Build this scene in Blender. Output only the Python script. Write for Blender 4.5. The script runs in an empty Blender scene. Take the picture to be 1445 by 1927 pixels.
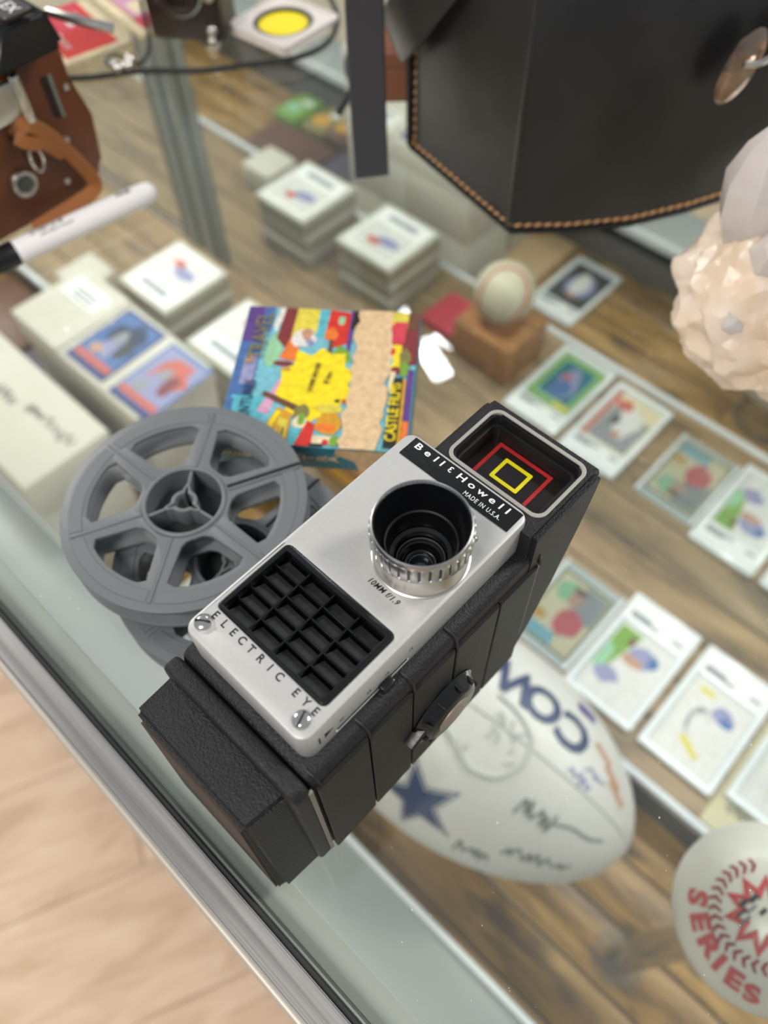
import bpy, bmesh, math, random
from mathutils import Matrix, Vector

random.seed(7)
scene = bpy.context.scene
COL = scene.collection
S = 0.001                      # every length below is in millimetres
PI = math.pi

# ------------------------------------------------------------------ camera, light, exposure
cam_d = bpy.data.cameras.new('photo_camera')
cam = bpy.data.objects.new('photo_camera', cam_d)
COL.objects.link(cam)
RIGHT = Vector((0.724626, 0.688847, -0.020167))
DOWN = Vector((0.571751, -0.617270, -0.540442))
FWD = Vector((-0.384730, 0.380088, -0.841140))
m = Matrix.Identity(4)
for i in range(3):
    m[i][0] = RIGHT[i]
    m[i][1] = -DOWN[i]
    m[i][2] = -FWD[i]
m[2][3] = 275 * S
cam.matrix_world = m
cam_d.sensor_fit = 'HORIZONTAL'
cam_d.sensor_width = 36.0
cam_d.lens = 1489.0 / 1445.0 * 36.0
cam_d.clip_start = 0.01
cam_d.clip_end = 60
cam_d.dof.use_dof = True
cam_d.dof.focus_distance = 0.226
cam_d.dof.aperture_fstop = cam_d.lens / 3.5
scene.camera = cam

world = bpy.data.worlds.new('shop_ambient')
scene.world = world
world.use_nodes = True
wb = world.node_tree.nodes['Background']
wb.inputs['Color'].default_value = (0.86, 0.93, 1.0, 1)
wb.inputs['Strength'].default_value = 0.30

scene.view_settings.view_transform = 'Standard'
scene.view_settings.look = 'None'
scene.view_settings.gamma = 1.0
scene.view_settings.use_curve_mapping = False
scene.view_settings.exposure = 0.28


def area(name, loc, target, sx, sy, power, color):
    d = bpy.data.lights.new(name, 'AREA')
    d.shape = 'RECTANGLE'
    d.size = sx * S
    d.size_y = sy * S
    d.energy = power
    d.color = color
    o = bpy.data.objects.new(name, d)
    COL.objects.link(o)
    o.location = Vector(loc) * S
    o.rotation_euler = (Vector(target) - Vector(loc)).to_track_quat('-Z', 'Y').to_euler()
    return o


# ceiling fluorescent panels of the shop
WARM = (1.0, 0.95, 0.89)
area('ceiling_panel_light', (-3400, 150, 1900), (-3400, 150, 0), 600, 900, 85, WARM)
area('ceiling_panel_light', (900, 2400, 1900), (900, 2400, 0), 600, 1200, 75, WARM)
area('ceiling_panel_light', (0, -1500, 1900), (0, -1500, 0), 600, 1200, 44, WARM)
# bare tubes over the far end of the counter
for lx, ly, L_, W_, pw, ang in ((-1450, 1715, 270, 75, 2.2, 0), (-1335, 1600, 200, 70, 1.6, -24)):
    tb = area('ceiling_tube_light', (lx, ly, 1900), (lx, ly, 0), L_, W_, pw, (0.92, 0.97, 1.0))
    tb.rotation_euler = (0, 0, math.radians(ang))


# ------------------------------------------------------------------ materials
def lin(c):
    out = []
    for v in c[:3]:
        v = v / 255.0
        out.append(v / 12.92 if v <= 0.04045 else ((v + 0.055) / 1.055) ** 2.4)
    return (out[0], out[1], out[2], 1.0)


MATS = {}


def mat(name, col, rough=0.5, metal=0.0, bump=None, var=None, spec=0.5, coat=0.0, trans=0.0,
        sss=0.0, aniso=0.0, stretch=None):
    """plain procedural surface; bump=(scale,strength,detail) var=(colour2,scale,contrast)"""
    if name in MATS:
        return MATS[name]
    mt = bpy.data.materials.new(name)
    mt.use_nodes = True
    nt = mt.node_tree
    p = nt.nodes['Principled BSDF']
    p.inputs['Base Color'].default_value = lin(col)
    p.inputs['Roughness'].default_value = rough
    p.inputs['Metallic'].default_value = metal
    p.inputs['Specular IOR Level'].default_value = spec
    p.inputs['Coat Weight'].default_value = coat
    p.inputs['Coat Roughness'].default_value = 0.08
    p.inputs['Transmission Weight'].default_value = trans
    p.inputs['Anisotropic'].default_value = aniso
    if sss:
        p.inputs['Subsurface Weight'].default_value = sss
        p.inputs['Subsurface Radius'].default_value = (0.012, 0.009, 0.007)
        p.inputs['Subsurface Scale'].default_value = 1.0
    tc = nt.nodes.new('ShaderNodeTexCoord')
    mp = nt.nodes.new('ShaderNodeMapping')
    nt.links.new(tc.outputs['Object'], mp.inputs['Vector'])
    if stretch:
        mp.inputs['Scale'].default_value = stretch
    if var:
        n = nt.nodes.new('ShaderNodeTexNoise')
        n.inputs['Scale'].default_value = var[1]
        n.inputs['Detail'].default_value = 6
        n.inputs['Roughness'].default_value = 0.6
        nt.links.new(mp.outputs['Vector'], n.inputs['Vector'])
        r = nt.nodes.new('ShaderNodeValToRGB')
        c = var[2]
        r.color_ramp.elements[0].position = 0.5 - c
        r.color_ramp.elements[1].position = 0.5 + c
        r.color_ramp.elements[0].color = lin(col)
        r.color_ramp.elements[1].color = lin(var[0])
        nt.links.new(n.outputs['Fac'], r.inputs['Fac'])
        nt.links.new(r.outputs['Color'], p.inputs['Base Color'])
    if bump:
        n2 = nt.nodes.new('ShaderNodeTexNoise')
        n2.inputs['Scale'].default_value = bump[0]
        n2.inputs['Detail'].default_value = bump[2] if len(bump) > 2 else 3
        nt.links.new(mp.outputs['Vector'], n2.inputs['Vector'])
        b = nt.nodes.new('ShaderNodeBump')
        b.inputs['Strength'].default_value = bump[1]
        b.inputs['Distance'].default_value = 0.0006
        nt.links.new(n2.outputs['Fac'], b.inputs['Height'])
        nt.links.new(b.outputs['Normal'], p.inputs['Normal'])
    MATS[name] = mt
    return mt


def clear(name, tint, f0=0.04, rough=0.0, haze=0.0, haze_col=(200, 205, 205)):
    """thin clear sheet: what is not mirrored at the surface passes straight through"""
    if name in MATS:
        return MATS[name]
    mt = bpy.data.materials.new(name)
    mt.use_nodes = True
    nt = mt.node_tree
    nt.nodes.remove(nt.nodes['Principled BSDF'])
    out = nt.nodes['Material Output']
    g = nt.nodes.new('ShaderNodeNewGeometry')
    dot = nt.nodes.new('ShaderNodeVectorMath')
    dot.operation = 'DOT_PRODUCT'
    nt.links.new(g.outputs['Normal'], dot.inputs[0])
    nt.links.new(g.outputs['Incoming'], dot.inputs[1])

    def mth(op, a, b=None):
        n = nt.nodes.new('ShaderNodeMath')
        n.operation = op
        if isinstance(a, float):
            n.inputs[0].default_value = a
        else:
            nt.links.new(a, n.inputs[0])
        if b is not None:
            if isinstance(b, float):
                n.inputs[1].default_value = b
            else:
                nt.links.new(b, n.inputs[1])
        return n.outputs[0]
    c = mth('ABSOLUTE', dot.outputs['Value'])
    c = mth('SUBTRACT', 1.0, c)
    c = mth('POWER', c, 5.0)
    c = mth('MULTIPLY', c, 1.0 - f0)
    fac = mth('ADD', c, f0)
    t = nt.nodes.new('ShaderNodeBsdfTransparent')
    t.inputs['Color'].default_value = lin(tint)
    gl = nt.nodes.new('ShaderNodeBsdfGlossy')
    gl.inputs['Roughness'].default_value = rough
    gl.inputs['Color'].default_value = (1, 1, 1, 1)
    mx = nt.nodes.new('ShaderNodeMixShader')
    nt.links.new(fac, mx.inputs['Fac'])
    base = t.outputs[0]
    if haze:
        d = nt.nodes.new('ShaderNodeBsdfDiffuse')
        d.inputs['Color'].default_value = lin(haze_col)
        mh = nt.nodes.new('ShaderNodeMixShader')
        mh.inputs['Fac'].default_value = haze
        nt.links.new(base, mh.inputs[1])
        nt.links.new(d.outputs[0], mh.inputs[2])
        base = mh.outputs[0]
    nt.links.new(base, mx.inputs[1])
    nt.links.new(gl.outputs[0], mx.inputs[2])
    nt.links.new(mx.outputs[0], out.inputs['Surface'])
    MATS[name] = mt
    return mt


def wood(name, dark, mid, light, scale=1.0, rough=0.45, grain=(1.2, 14.0, 14.0), seed=0.0, knots=0.0):
    if name in MATS:
        return MATS[name]
    mt = bpy.data.materials.new(name)
    mt.use_nodes = True
    nt = mt.node_tree
    p = nt.nodes['Principled BSDF']
    p.inputs['Roughness'].default_value = rough
    tc = nt.nodes.new('ShaderNodeTexCoord')
    oi = nt.nodes.new('ShaderNodeObjectInfo')
    add = nt.nodes.new('ShaderNodeVectorMath')
    add.operation = 'MULTIPLY_ADD'
    nt.links.new(oi.outputs['Random'], add.inputs[0])
    add.inputs[1].default_value = (7.0, 3.0, 5.0)
    nt.links.new(tc.outputs['Object'], add.inputs[2])
    mp = nt.nodes.new('ShaderNodeMapping')
    mp.inputs['Scale'].default_value = tuple(g * scale for g in grain)
    nt.links.new(add.outputs[0], mp.inputs['Vector'])
    n = nt.nodes.new('ShaderNodeTexNoise')
    n.inputs['Scale'].default_value = 4
    n.inputs['Detail'].default_value = 8
    n.inputs['Roughness'].default_value = 0.65
    n.inputs['Distortion'].default_value = 0.6
    nt.links.new(mp.outputs['Vector'], n.inputs['Vector'])
    r = nt.nodes.new('ShaderNodeValToRGB')
    e = r.color_ramp.elements
    e[0].position = 0.3
    e[0].color = lin(dark)
    e[1].position = 0.72
    e[1].color = lin(light)
    k = e.new(0.5)
    k.color = lin(mid)
    nt.links.new(n.outputs['Fac'], r.inputs['Fac'])
    col = r.outputs['Color']
    if knots:
        n2 = nt.nodes.new('ShaderNodeTexNoise')
        n2.inputs['Scale'].default_value = 16
        n2.inputs['Detail'].default_value = 2
        mp2 = nt.nodes.new('ShaderNodeMapping')
        mp2.inputs['Scale'].default_value = (0.6, 1.6, 1.9)
        nt.links.new(add.outputs[0], mp2.inputs['Vector'])
        nt.links.new(mp2.outputs['Vector'], n2.inputs['Vector'])
        r2 = nt.nodes.new('ShaderNodeValToRGB')
        r2.color_ramp.elements[0].position = 0.60
        r2.color_ramp.elements[1].position = 0.70
        nt.links.new(n2.outputs['Fac'], r2.inputs['Fac'])
        mx = nt.nodes.new('ShaderNodeMix')
        mx.data_type = 'RGBA'
        sc = nt.nodes.new('ShaderNodeMath')
        sc.operation = 'MULTIPLY'
        sc.inputs[1].default_value = knots
        nt.links.new(r2.outputs['Color'], sc.inputs[0])
        nt.links.new(sc.outputs[0], mx.inputs['Factor'])
        nt.links.new(col, mx.inputs['A'])
        mx.inputs['B'].default_value = lin((58, 42, 34))
        col = mx.outputs['Result']
    nt.links.new(col, p.inputs['Base Color'])
    MATS[name] = mt
    return mt


def brushed(name, col, rough, grain):
    if name in MATS:
        return MATS[name]
    mt = mat(name, col, rough, 1.0, var=(tuple(int(c * 0.72) for c in col), 6, 0.25),
             bump=(30, 0.05, 4), stretch=grain)
    return mt


mat('silver_paint', (192, 192, 190), 0.48, 0.35, bump=(2600, 0.06, 2), var=(((184, 184, 182)), 900, 0.3))
mat('chrome', (225, 222, 216), 0.16, 1.0)
mat('satin_metal', (205, 200, 193), 0.3, 1.0, bump=(60, 0.12, 3), stretch=(1, 1, 12))
mat('knurl_metal', (190, 190, 190), 0.27, 1.0)
mat('crackle_black', (29, 29, 32), 0.52, 0.0, bump=(1500, 0.6, 2), var=(((22, 22, 25)), 90, 0.2), spec=0.4)
mat('panel_black', (27, 27, 28), 0.5, 0.0, bump=(1100, 0.3, 3), var=(((38, 37, 36)), 40, 0.18), spec=0.25)
mat('worn_brown', (74, 62, 54), 0.75, 0.0, bump=(300, 0.5, 4), var=(((48, 42, 38)), 60, 0.25))
mat('gloss_black', (14, 15, 17), 0.22, 0.0, bump=(500, 0.05, 2))
mat('matte_black', (16, 17, 19), 0.55)
mat('cell_black', (34, 34, 35), 0.45, var=(((44, 43, 41)), 220, 0.2), bump=(600, 0.2, 2))
mat('strip_beige', (128, 120, 111), 0.6, 0.1)
mat('print_white', (232, 232, 228), 0.5)
mat('print_black', (24, 24, 26), 0.5)
mat('print_red', (186, 38, 38), 0.45)
mat('print_yellow', (246, 232, 20), 0.4)
mat('smoked_window', (26, 20, 17), 0.12, coat=0.3, var=(((34, 24, 18)), 60, 0.3))
mat('reel_grey', (104, 108, 111), 0.42, bump=(500, 0.05, 2), spec=0.45)
mat('reel_dark', (52, 54, 56), 0.55)
mat('disc_brown', (150, 138, 126), 0.45, 0.3)
mat('frame_cream', (160, 156, 149), 0.5, 0.2)


# ------------------------------------------------------------------ mesh helpers
def box(x0, x1, y0, y1, z0, z1, b=0.0, seg=2):
    bm = bmesh.new()
    vs = [bm.verts.new((x, y, z)) for z in (z0, z1) for y in (y0, y1) for x in (x0, x1)]
    for f in ((0, 2, 3, 1), (4, 5, 7, 6), (0, 1, 5, 4), (2, 6, 7, 3), (0, 4, 6, 2), (1, 3, 7, 5)):
        bm.faces.new([vs[i] for i in f])
    if b:
        bmesh.ops.bevel(bm, geom=list(bm.edges), offset=b, segments=seg, profile=0.5, affect='EDGES')
    return bm


def prism(poly, z0, z1, b=0.0, seg=2, top_only=False):
    bm = bmesh.new()
    lo = [bm.verts.new((x, y, z0)) for x, y in poly]
    hi = [bm.verts.new((x, y, z1)) for x, y in poly]
    n = len(poly)
    bm.faces.new(lo[::-1])
    top = bm.faces.new(hi)
    for i in range(n):
        bm.faces.new((lo[i], lo[(i + 1) % n], hi[(i + 1) % n], hi[i]))
    bmesh.ops.recalc_face_normals(bm, faces=list(bm.faces))
    if b:
        ed = list(top.edges) if top_only else [e for f in bm.faces if len(f.verts) == n for e in f.edges]
        bmesh.ops.bevel(bm, geom=list(set(ed)), offset=b, segments=seg, profile=0.5, affect='EDGES')
    return bm


def rrect(x0, x1, y0, y1, r, n=6):
    pts = []
    for cx, cy, a0 in ((x1 - r, y1 - r, 0), (x0 + r, y1 - r, 90), (x0 + r, y0 + r, 180), (x1 - r, y0 + r, 270)):
        for i in range(n + 1):
            a = math.radians(a0 + 90 * i / n)
            pts.append((cx + r * math.cos(a), cy + r * math.sin(a)))
    return pts


def circle(cx, cy, r, n=48, a0=0.0):
    return [(cx + r * math.cos(a0 + 2 * PI * i / n), cy + r * math.sin(a0 + 2 * PI * i / n)) for i in range(n)]


def lathe(prof, n=64, cx=0, cy=0, closed=False):
    bm = bmesh.new()
    rings = []
    for r, z in prof:
        if r < 1e-6:
            rings.append([bm.verts.new((cx, cy, z))])
        else:
            rings.append([bm.verts.new((cx + r * math.cos(2 * PI * i / n), cy + r * math.sin(2 * PI * i / n), z))
                          for i in range(n)])
    pairs = list(zip(rings, rings[1:]))
    if closed:
        pairs.append((rings[-1], rings[0]))
    for a, b in pairs:
        for i in range(n):
            j = (i + 1) % n
            if len(a) == 1 and len(b) == 1:
                continue
            if len(a) == 1:
                bm.faces.new((a[0], b[j], b[i]))
            elif len(b) == 1:
                bm.faces.new((a[i], a[j], b[0]))
            else:
                bm.faces.new((a[i], a[j], b[j], b[i]))
    bmesh.ops.recalc_face_normals(bm, faces=list(bm.faces))
    return bm


def smooth_path(pts, sub=6, closed=False):
    P = [Vector(p) for p in pts]
    out = []
    n = len(P)
    rng = range(n) if closed else range(n - 1)
    for i in rng:
        if closed:
            p0, p1, p2, p3 = P[(i - 1) % n], P[i], P[(i + 1) % n], P[(i + 2) % n]
        else:
            p0, p1, p2, p3 = P[max(i - 1, 0)], P[i], P[i + 1], P[min(i + 2, n - 1)]
        for k in range(sub):
            t = k / sub
            out.append(0.5 * ((2 * p1) + (p2 - p0) * t + (2 * p0 - 5 * p1 + 4 * p2 - p3) * t * t
                              + (3 * p1 - p0 - 3 * p2 + p3) * t ** 3))
    if not closed:
        out.append(P[-1])
    return out


def tube(pts, r, n=8, sub=0, closed=False, flat=None, up=None):
    """round tube, or a strap of width 2r and thickness flat"""
    P = smooth_path(pts, sub, closed) if sub else [Vector(p) for p in pts]
    bm = bmesh.new()
    rings = []
    N = len(P)
    prev = None
    for i, p in enumerate(P):
        if closed:
            t = (P[(i + 1) % N] - P[i - 1]).normalized()
        else:
            t = (P[min(i + 1, N - 1)] - P[max(i - 1, 0)]).normalized()
        ref = Vector(up) if up else Vector((0, 0, 1))
        if up is None and abs(t.dot(ref)) > 0.9:
            ref = Vector((1, 0, 0)) if prev is None else prev
        s = t.cross(ref)
        if s.length < 1e-6:
            s = t.orthogonal()
        s.normalize()
        q = s.cross(t)
        prev = q
        if flat is None:
            ring = [bm.verts.new(p + (s * math.cos(2 * PI * k / n) + q * math.sin(2 * PI * k / n)) * r) for k in range(n)]
        else:
            h = flat / 2
            c = min(h * 0.6, r * 0.3)
            pr = [(-r, -h + c), (-r + c, -h), (r - c, -h), (r, -h + c), (r, h - c), (r - c, h), (-r + c, h), (-r, h - c)]
            ring = [bm.verts.new(p + s * a + q * b_) for a, b_ in pr]
        rings.append(ring)
    k = len(rings[0])
    for a in range(N if closed else N - 1):
        A, B = rings[a], rings[(a + 1) % N]
        for i in range(k):
            bm.faces.new((A[i], A[(i + 1) % k], B[(i + 1) % k], B[i]))
    if not closed:
        bm.faces.new(rings[0][::-1])
        bm.faces.new(rings[-1])
    bmesh.ops.recalc_face_normals(bm, faces=list(bm.faces))
    return bm


def ball(c, r, sub=3, sc=(1, 1, 1)):
    bm = bmesh.new()
    bmesh.ops.create_icosphere(bm, subdivisions=sub, radius=1.0)
    for v in bm.verts:
        v.co = Vector((v.co.x * r * sc[0] + c[0], v.co.y * r * sc[1] + c[1], v.co.z * r * sc[2] + c[2]))
    return bm


def xf(bm, M):
    bmesh.ops.transform(bm, matrix=M, verts=list(bm.verts))
    return bm


def join(*bms):
    out = bmesh.new()
    for b in bms:
        me = bpy.data.meshes.new('tmp')
        b.to_mesh(me)
        out.from_mesh(me)
        bpy.data.meshes.remove(me)
        b.free()
    return out


def T(x, y, z):
    return Matrix.Translation((x, y, z))


def RX(d):
    return Matrix.Rotation(math.radians(d), 4, 'X')


def RY(d):
    return Matrix.Rotation(math.radians(d), 4, 'Y')


def RZ(d):
    return Matrix.Rotation(math.radians(d), 4, 'Z')


def _eval_to_bm(o):
    COL.objects.link(o)
    dg = bpy.context.evaluated_depsgraph_get()
    dg.update()
    me = bpy.data.meshes.new_from_object(o.evaluated_get(dg))
    bm = bmesh.new()
    bm.from_mesh(me)
    bpy.data.meshes.remove(me)
    data = o.data
    bpy.data.objects.remove(o)
    bpy.data.curves.remove(data)
    return bm


def plate2d(loops, z0, z1, b=0.0):
    """flat plate from an outer loop and hole loops"""
    cu = bpy.data.curves.new('plate', 'CURVE')
    cu.dimensions = '2D'
    cu.fill_mode = 'BOTH'
    for lp in loops:
        sp = cu.splines.new('POLY')
        sp.points.add(len(lp) - 1)
        for i, (x, y) in enumerate(lp):
            sp.points[i].co = (x, y, 0, 1)
        sp.use_cyclic_u = True
    cu.extrude = (z1 - z0) / 2 - b
    cu.bevel_depth = b
    cu.bevel_resolution = 1
    if b:
        cu.offset = -b
    bm = _eval_to_bm(bpy.data.objects.new('plate', cu))
    bmesh.ops.remove_doubles(bm, verts=list(bm.verts), dist=1e-4)
    bmesh.ops.recalc_face_normals(bm, faces=list(bm.faces))
    return xf(bm, T(0, 0, (z0 + z1) / 2))


def text(body, size, space=1.0, shear=0.0, bold=0.0, align='LEFT', xs=1.0, ext=0.02, res=3):
    cu = bpy.data.curves.new('lettering', 'FONT')
    cu.body = body
    cu.size = size
    cu.space_character = space
    cu.shear = shear
    cu.offset = bold
    cu.align_x = align
    cu.align_y = 'CENTER'
    cu.resolution_u = res
    cu.extrude = ext
    bm = _eval_to_bm(bpy.data.objects.new('lettering', cu))
    if xs != 1.0:
        xf(bm, Matrix.Diagonal((xs, 1, 1, 1)))
    return bm


def mk(name, bm, mt, parent=None, smooth=40, scale=S):
    me = bpy.data.meshes.new(name)
    bmesh.ops.transform(bm, matrix=Matrix.Scale(scale, 4), verts=list(bm.verts))
    bm.to_mesh(me)
    bm.free()
    me.materials.append(MATS[mt] if isinstance(mt, str) else mt)
    if smooth:
        me.polygons.foreach_set('use_smooth', [True] * len(me.polygons))
        try:
            me.set_sharp_from_angle(angle=math.radians(smooth))
        except Exception:
            pass
    me.update()
    o = bpy.data.objects.new(name, me)
    COL.objects.link(o)
    if parent is not None:
        o.parent = parent
    return o


def thing(name, label, cat, loc=(0, 0, 0), rot=(0, 0, 0), group=None):
    o = bpy.data.objects.new(name, None)
    COL.objects.link(o)
    o.empty_display_size = 0.01
    o.location = Vector(loc) * S
    o.rotation_euler = rot
    o['label'] = label
    o['category'] = cat
    if group:
        o['group'] = group
    return o


def tag(o, label, cat, loc=None, rotz=0, group=None):
    o['label'] = label
    o['category'] = cat
    if group:
        o['group'] = group
    if loc is not None:
        o.location = Vector(loc) * S
    if rotz:
        o.rotation_euler.z = math.radians(rotz)
    return o


def share(o, name, parent, loc=None, rot=None):
    """another object on the same mesh data"""
    c = o.copy()
    c.name = name
    COL.objects.link(c)
    c.parent = parent
    if loc is not None:
        c.location = Vector(loc) * S
    if rot is not None:
        c.rotation_euler = rot
    return c


def copy_tree(o, parent=None):
    c = o.copy()
    COL.objects.link(c)
    c.parent = parent
    for ch in list(o.children):
        copy_tree(ch, c)
    return c


def prints(name, parent, items, w, h, z, origin=(0, 0), M=None, step=0.04):
    """flat print: polygons in 0..1 coordinates, one mesh, a material slot for each ink"""
    bm = bmesh.new()
    inks = []
    for k, (mt, poly) in enumerate(items):
        if mt not in inks:
            inks.append(mt)
        vs = [bm.verts.new((origin[0] + s * w, origin[1] + t * h, z + k * step)) for s, t in poly]
        f = bm.faces.new(vs)
        f.material_index = inks.index(mt)
        f.normal_update()
        if f.normal.z < 0:
            f.normal_flip()
    if M is not None:
        xf(bm, M)
    o = mk(name, bm, inks[0], parent, smooth=0)
    for mt in inks[1:]:
        o.data.materials.append(MATS[mt])
    return o


def blob(cs, ct, rs, rt, n=9, jag=0.25, rnd=random):
    return [(cs + rs * math.cos(2 * PI * i / n) * (1 + rnd.uniform(-jag, jag)),
             ct + rt * math.sin(2 * PI * i / n) * (1 + rnd.uniform(-jag, jag))) for i in range(n)]


def rect(s0, s1, t0, t1):
    return [(s0, t0), (s1, t0), (s1, t1), (s0, t1)]


def ink(name, rgb, rough=0.45):
    return mat(name, rgb, rough, var=(tuple(int(v * 0.80) for v in rgb), 330, 0.22))


def structure(o):
    o['kind'] = 'structure'
    return o


def wloc(o):
    v = Vector((0, 0, 0))
    while o is not None:
        v += o.location
        o = o.parent
    return v / S


def mkw(name, bm, mt, parent=None, smooth=40):
    """mesh given in world millimetres under an unrotated parent"""
    if parent is not None:
        xf(bm, T(*(-wloc(parent))))
        return mk(name, bm, mt, parent, smooth)
    vs = [v.co for v in bm.verts]
    c = Vector(((min(v.x for v in vs) + max(v.x for v in vs)) / 2,
                (min(v.y for v in vs) + max(v.y for v in vs)) / 2, min(v.z for v in vs)))
    xf(bm, T(*(-c)))
    o = mk(name, bm, mt, None, smooth)
    o.location = c * S
    return o


# ------------------------------------------------------------------ shop floor
FLOOR_Z = -950
wood('floor_plank_vinyl', (196, 160, 128), (222, 190, 160), (238, 212, 184), scale=1.0, rough=0.42,
     grain=(1.6, 7.0, 7.0))
mat('floor_base', (190, 165, 140), 0.6, var=(((205, 180, 152)), 3, 0.3))
fl = mk('floor', box(-4000, 4000, -3000, 3000, -20, -2), 'floor_base', None, 0)
fl.location = Vector((0, 0, FLOOR_Z)) * S
structure(fl)
pl0 = None
fa = math.radians(-23.4)
for i in range(-3, 4):
    for j in range(-4, 5):
        u = j * 184 + 30
        v = i * 1224 + (j % 3) * 408
        cx, cy = -420 + u * math.cos(fa) - v * math.sin(fa), -330 + u * math.sin(fa) + v * math.cos(fa)
        if abs(cx + 400) > 1500 or cy > 750 or cy < -1700:
            continue
        if pl0 is None:
            pl0 = mk('plank', xf(box(-610, 610, -91, 91, -2.2, 0, 0.8, 1), RZ(0)), 'floor_plank_vinyl', fl)
            p = pl0
        else:
            p = share(pl0, 'plank', fl)
        p.location = Vector((cx, cy, 0)) * S
        p.rotation_euler = (0, 0, fa + PI / 2)

# ------------------------------------------------------------------ glass display case
DC = thing('display_case', 'glass-topped shop display case with brushed metal rim and mirrored back', 'display case',
           (-400, 240, FLOOR_Z))
X0, X1 = -1500, 520
DECK = -540
SHELF = -485
MIR = 498
clear('counter_glass', (252, 254, 252), 0.045, 0.0, 0.02, (190, 200, 198))  # diffuse haze put in to imitate the bright ceiling's reflected veil
clear('pane_glass', (250, 253, 251), 0.05, 0.0, 0.03, (190, 200, 198))
brushed('rim_metal', (186, 183, 181), 0.46, (0.8, 60, 60))
mat('rim_edge', (186, 178, 166), 0.45, 0.3)
mat('groove_black', (26, 30, 30), 0.5)
mat('flange_grey', (170, 172, 166), 0.5, 0.15)
mat('sill_grey', (158, 161, 160), 0.38, 0.1)
mat('lip_white', (222, 226, 228), 0.35)
mat('base_grey', (90, 88, 86), 0.6)
mat('mirror_silver', (226, 229, 226), 0.0, 1.0)
mat('stile_grey', (128, 134, 126), 0.3, 0.2)
mat('stile_dark', (70, 76, 70), 0.35, 0.2)
mat('riser_dark', (92, 88, 80), 0.55)
wood('deck_wood', (76, 54, 26), (152, 114, 58), (190, 150, 90), scale=1.0, rough=0.4, grain=(2.2, 16, 16), knots=0.85)
wood('shelf_wood', (92, 74, 50), (144, 118, 82), (170, 144, 108), scale=1.0, rough=0.45, grain=(2.0, 12, 12), knots=0.6)

mkw('glass_top', box(X0, X1, -7, 506, -6, 0, 0.6, 1), 'counter_glass', DC, 0)
rim_prof = [(-22.0, -24), (-11, -24), (-11, 0.8), (-20.2, 0.8), (-22.0, -1.2)]
rim = bmesh.new()
va = [rim.verts.new((X0, y, z)) for y, z in rim_prof]
vb = [rim.verts.new((X1, y, z)) for y, z in rim_prof]
rim.faces.new(va[::-1])
rim.faces.new(vb)
for i in range(5):
    rim.faces.new((va[i], va[(i + 1) % 5], vb[(i + 1) % 5], vb[i]))
bmesh.ops.recalc_face_normals(rim, faces=list(rim.faces))
bmesh.ops.bevel(rim, geom=[e for e in rim.edges if abs(e.verts[0].co.x - e.verts[1].co.x) > 1], offset=0.5, segments=2,
                affect='EDGES')
rimo = mkw('metal_rim', rim, 'rim_metal', DC)
rimo['label'] = 'brushed grey metal rim along the front of the glass'
mkw('rim_bead', tube([(X0, -21.0, -1.3), (X1, -21.0, -1.3)], 1.75, 12), 'rim_edge', DC)
mkw('rubber_seal', box(X0, X1, -11, -9.2, -8, -0.6, 0.3, 1), 'groove_black', DC)
mkw('seal_strip', tube([(X0, -8.0, -1.2), (X1, -8.0, -1.2)], 1.0, 8), 'stile_dark', DC)
mkw('glass_flange', box(X0, X1, -11, 3.0, -10, -6.6, 0.4, 1), 'flange_grey', DC)
mkw('front_pane', box(X0, X1, -19, -13, -470, -24, 0.5, 1), 'pane_glass', DC, 0)
mkw('front_sill', box(X0, X1, -22, 67, -500, -470, 2.0, 2), 'sill_grey', DC)
mkw('sill_lip', box(X0, X1, 64, 69.5, -480, -464, 1.5, 2), 'lip_white', DC)
mkw('base_cabinet', box(X0, X1, -21, 504, FLOOR_Z, -562, 2, 1), 'base_grey', DC)
mkw('deck_board', box(X0, X1, -21, 504, -562, DECK - 4, 0), 'riser_dark', DC)
mkw('sill_back', box(X0, X1, 60, 67, DECK - 4, -480, 0), 'riser_dark', DC)
ys = [68, 84, 136, 188, 240, 291]
for i in range(5):
    y0, y1 = ys[i], ys[i + 1]
    for j, (xa, xb) in enumerate(((X0, -820), (-820, -150), (-150, X1)) if i % 2 else ((X0, -520), (-520, X1))):
        pw = mkw('plank', box(xa + 0.8, xb - 0.8, y0 + 1.3, y1 - 1.3, DECK - 4, DECK + random.uniform(-0.6, 0.4), 1.2, 2),
                 'deck_wood', DC)
mkw('shelf_riser', box(X0, X1, 293, 504, DECK - 4, SHELF - 3, 0), 'riser_dark', DC)
mkw('shelf_lip', box(X0, X1, 288.5, 296, SHELF - 9, SHELF + 3, 1.6, 2), 'lip_white', DC)
for i in range(4):
    y0 = 296 + i * 50.5
    mkw('plank', box(X0, X1, y0 + 0.8, y0 + 49.7, SHELF - 3, SHELF + random.uniform(-0.3, 0.3), 0.8, 1), 'shelf_wood', DC)
mkw('sliding_mirror', box(-868, X1, MIR, MIR + 4, SHELF, -7, 0.4, 1), 'mirror_silver', DC, 0)
mkw('sliding_mirror', box(X0, -840, MIR + 6, MIR + 10, SHELF, -7, 0.4, 1), 'mirror_silver', DC, 0)
for (xa, xb, mt, d) in ((-898, -884, 'stile_dark', 2), (-884, -862, 'stile_grey', 4), (-862, -848, 'stile_dark', 2.6),
                        (-848, -822, 'stile_grey', 5), (-822, -812, 'stile_dark', 3), (-812, -800, 'stile_grey', 4)):
    mkw('mirror_stile', box(xa, xb, MIR - d, MIR, SHELF, -7, 0.8, 1), mt, DC)
mkw('back_frame', box(X0, X1, MIR - 2, 512, -9, -6.2, 0.4, 1), 'groove_black', DC)
mkw('end_pane', box(X0 - 6, X0, -20, 504, -560, -7, 0), 'pane_glass', DC, 0)
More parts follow.
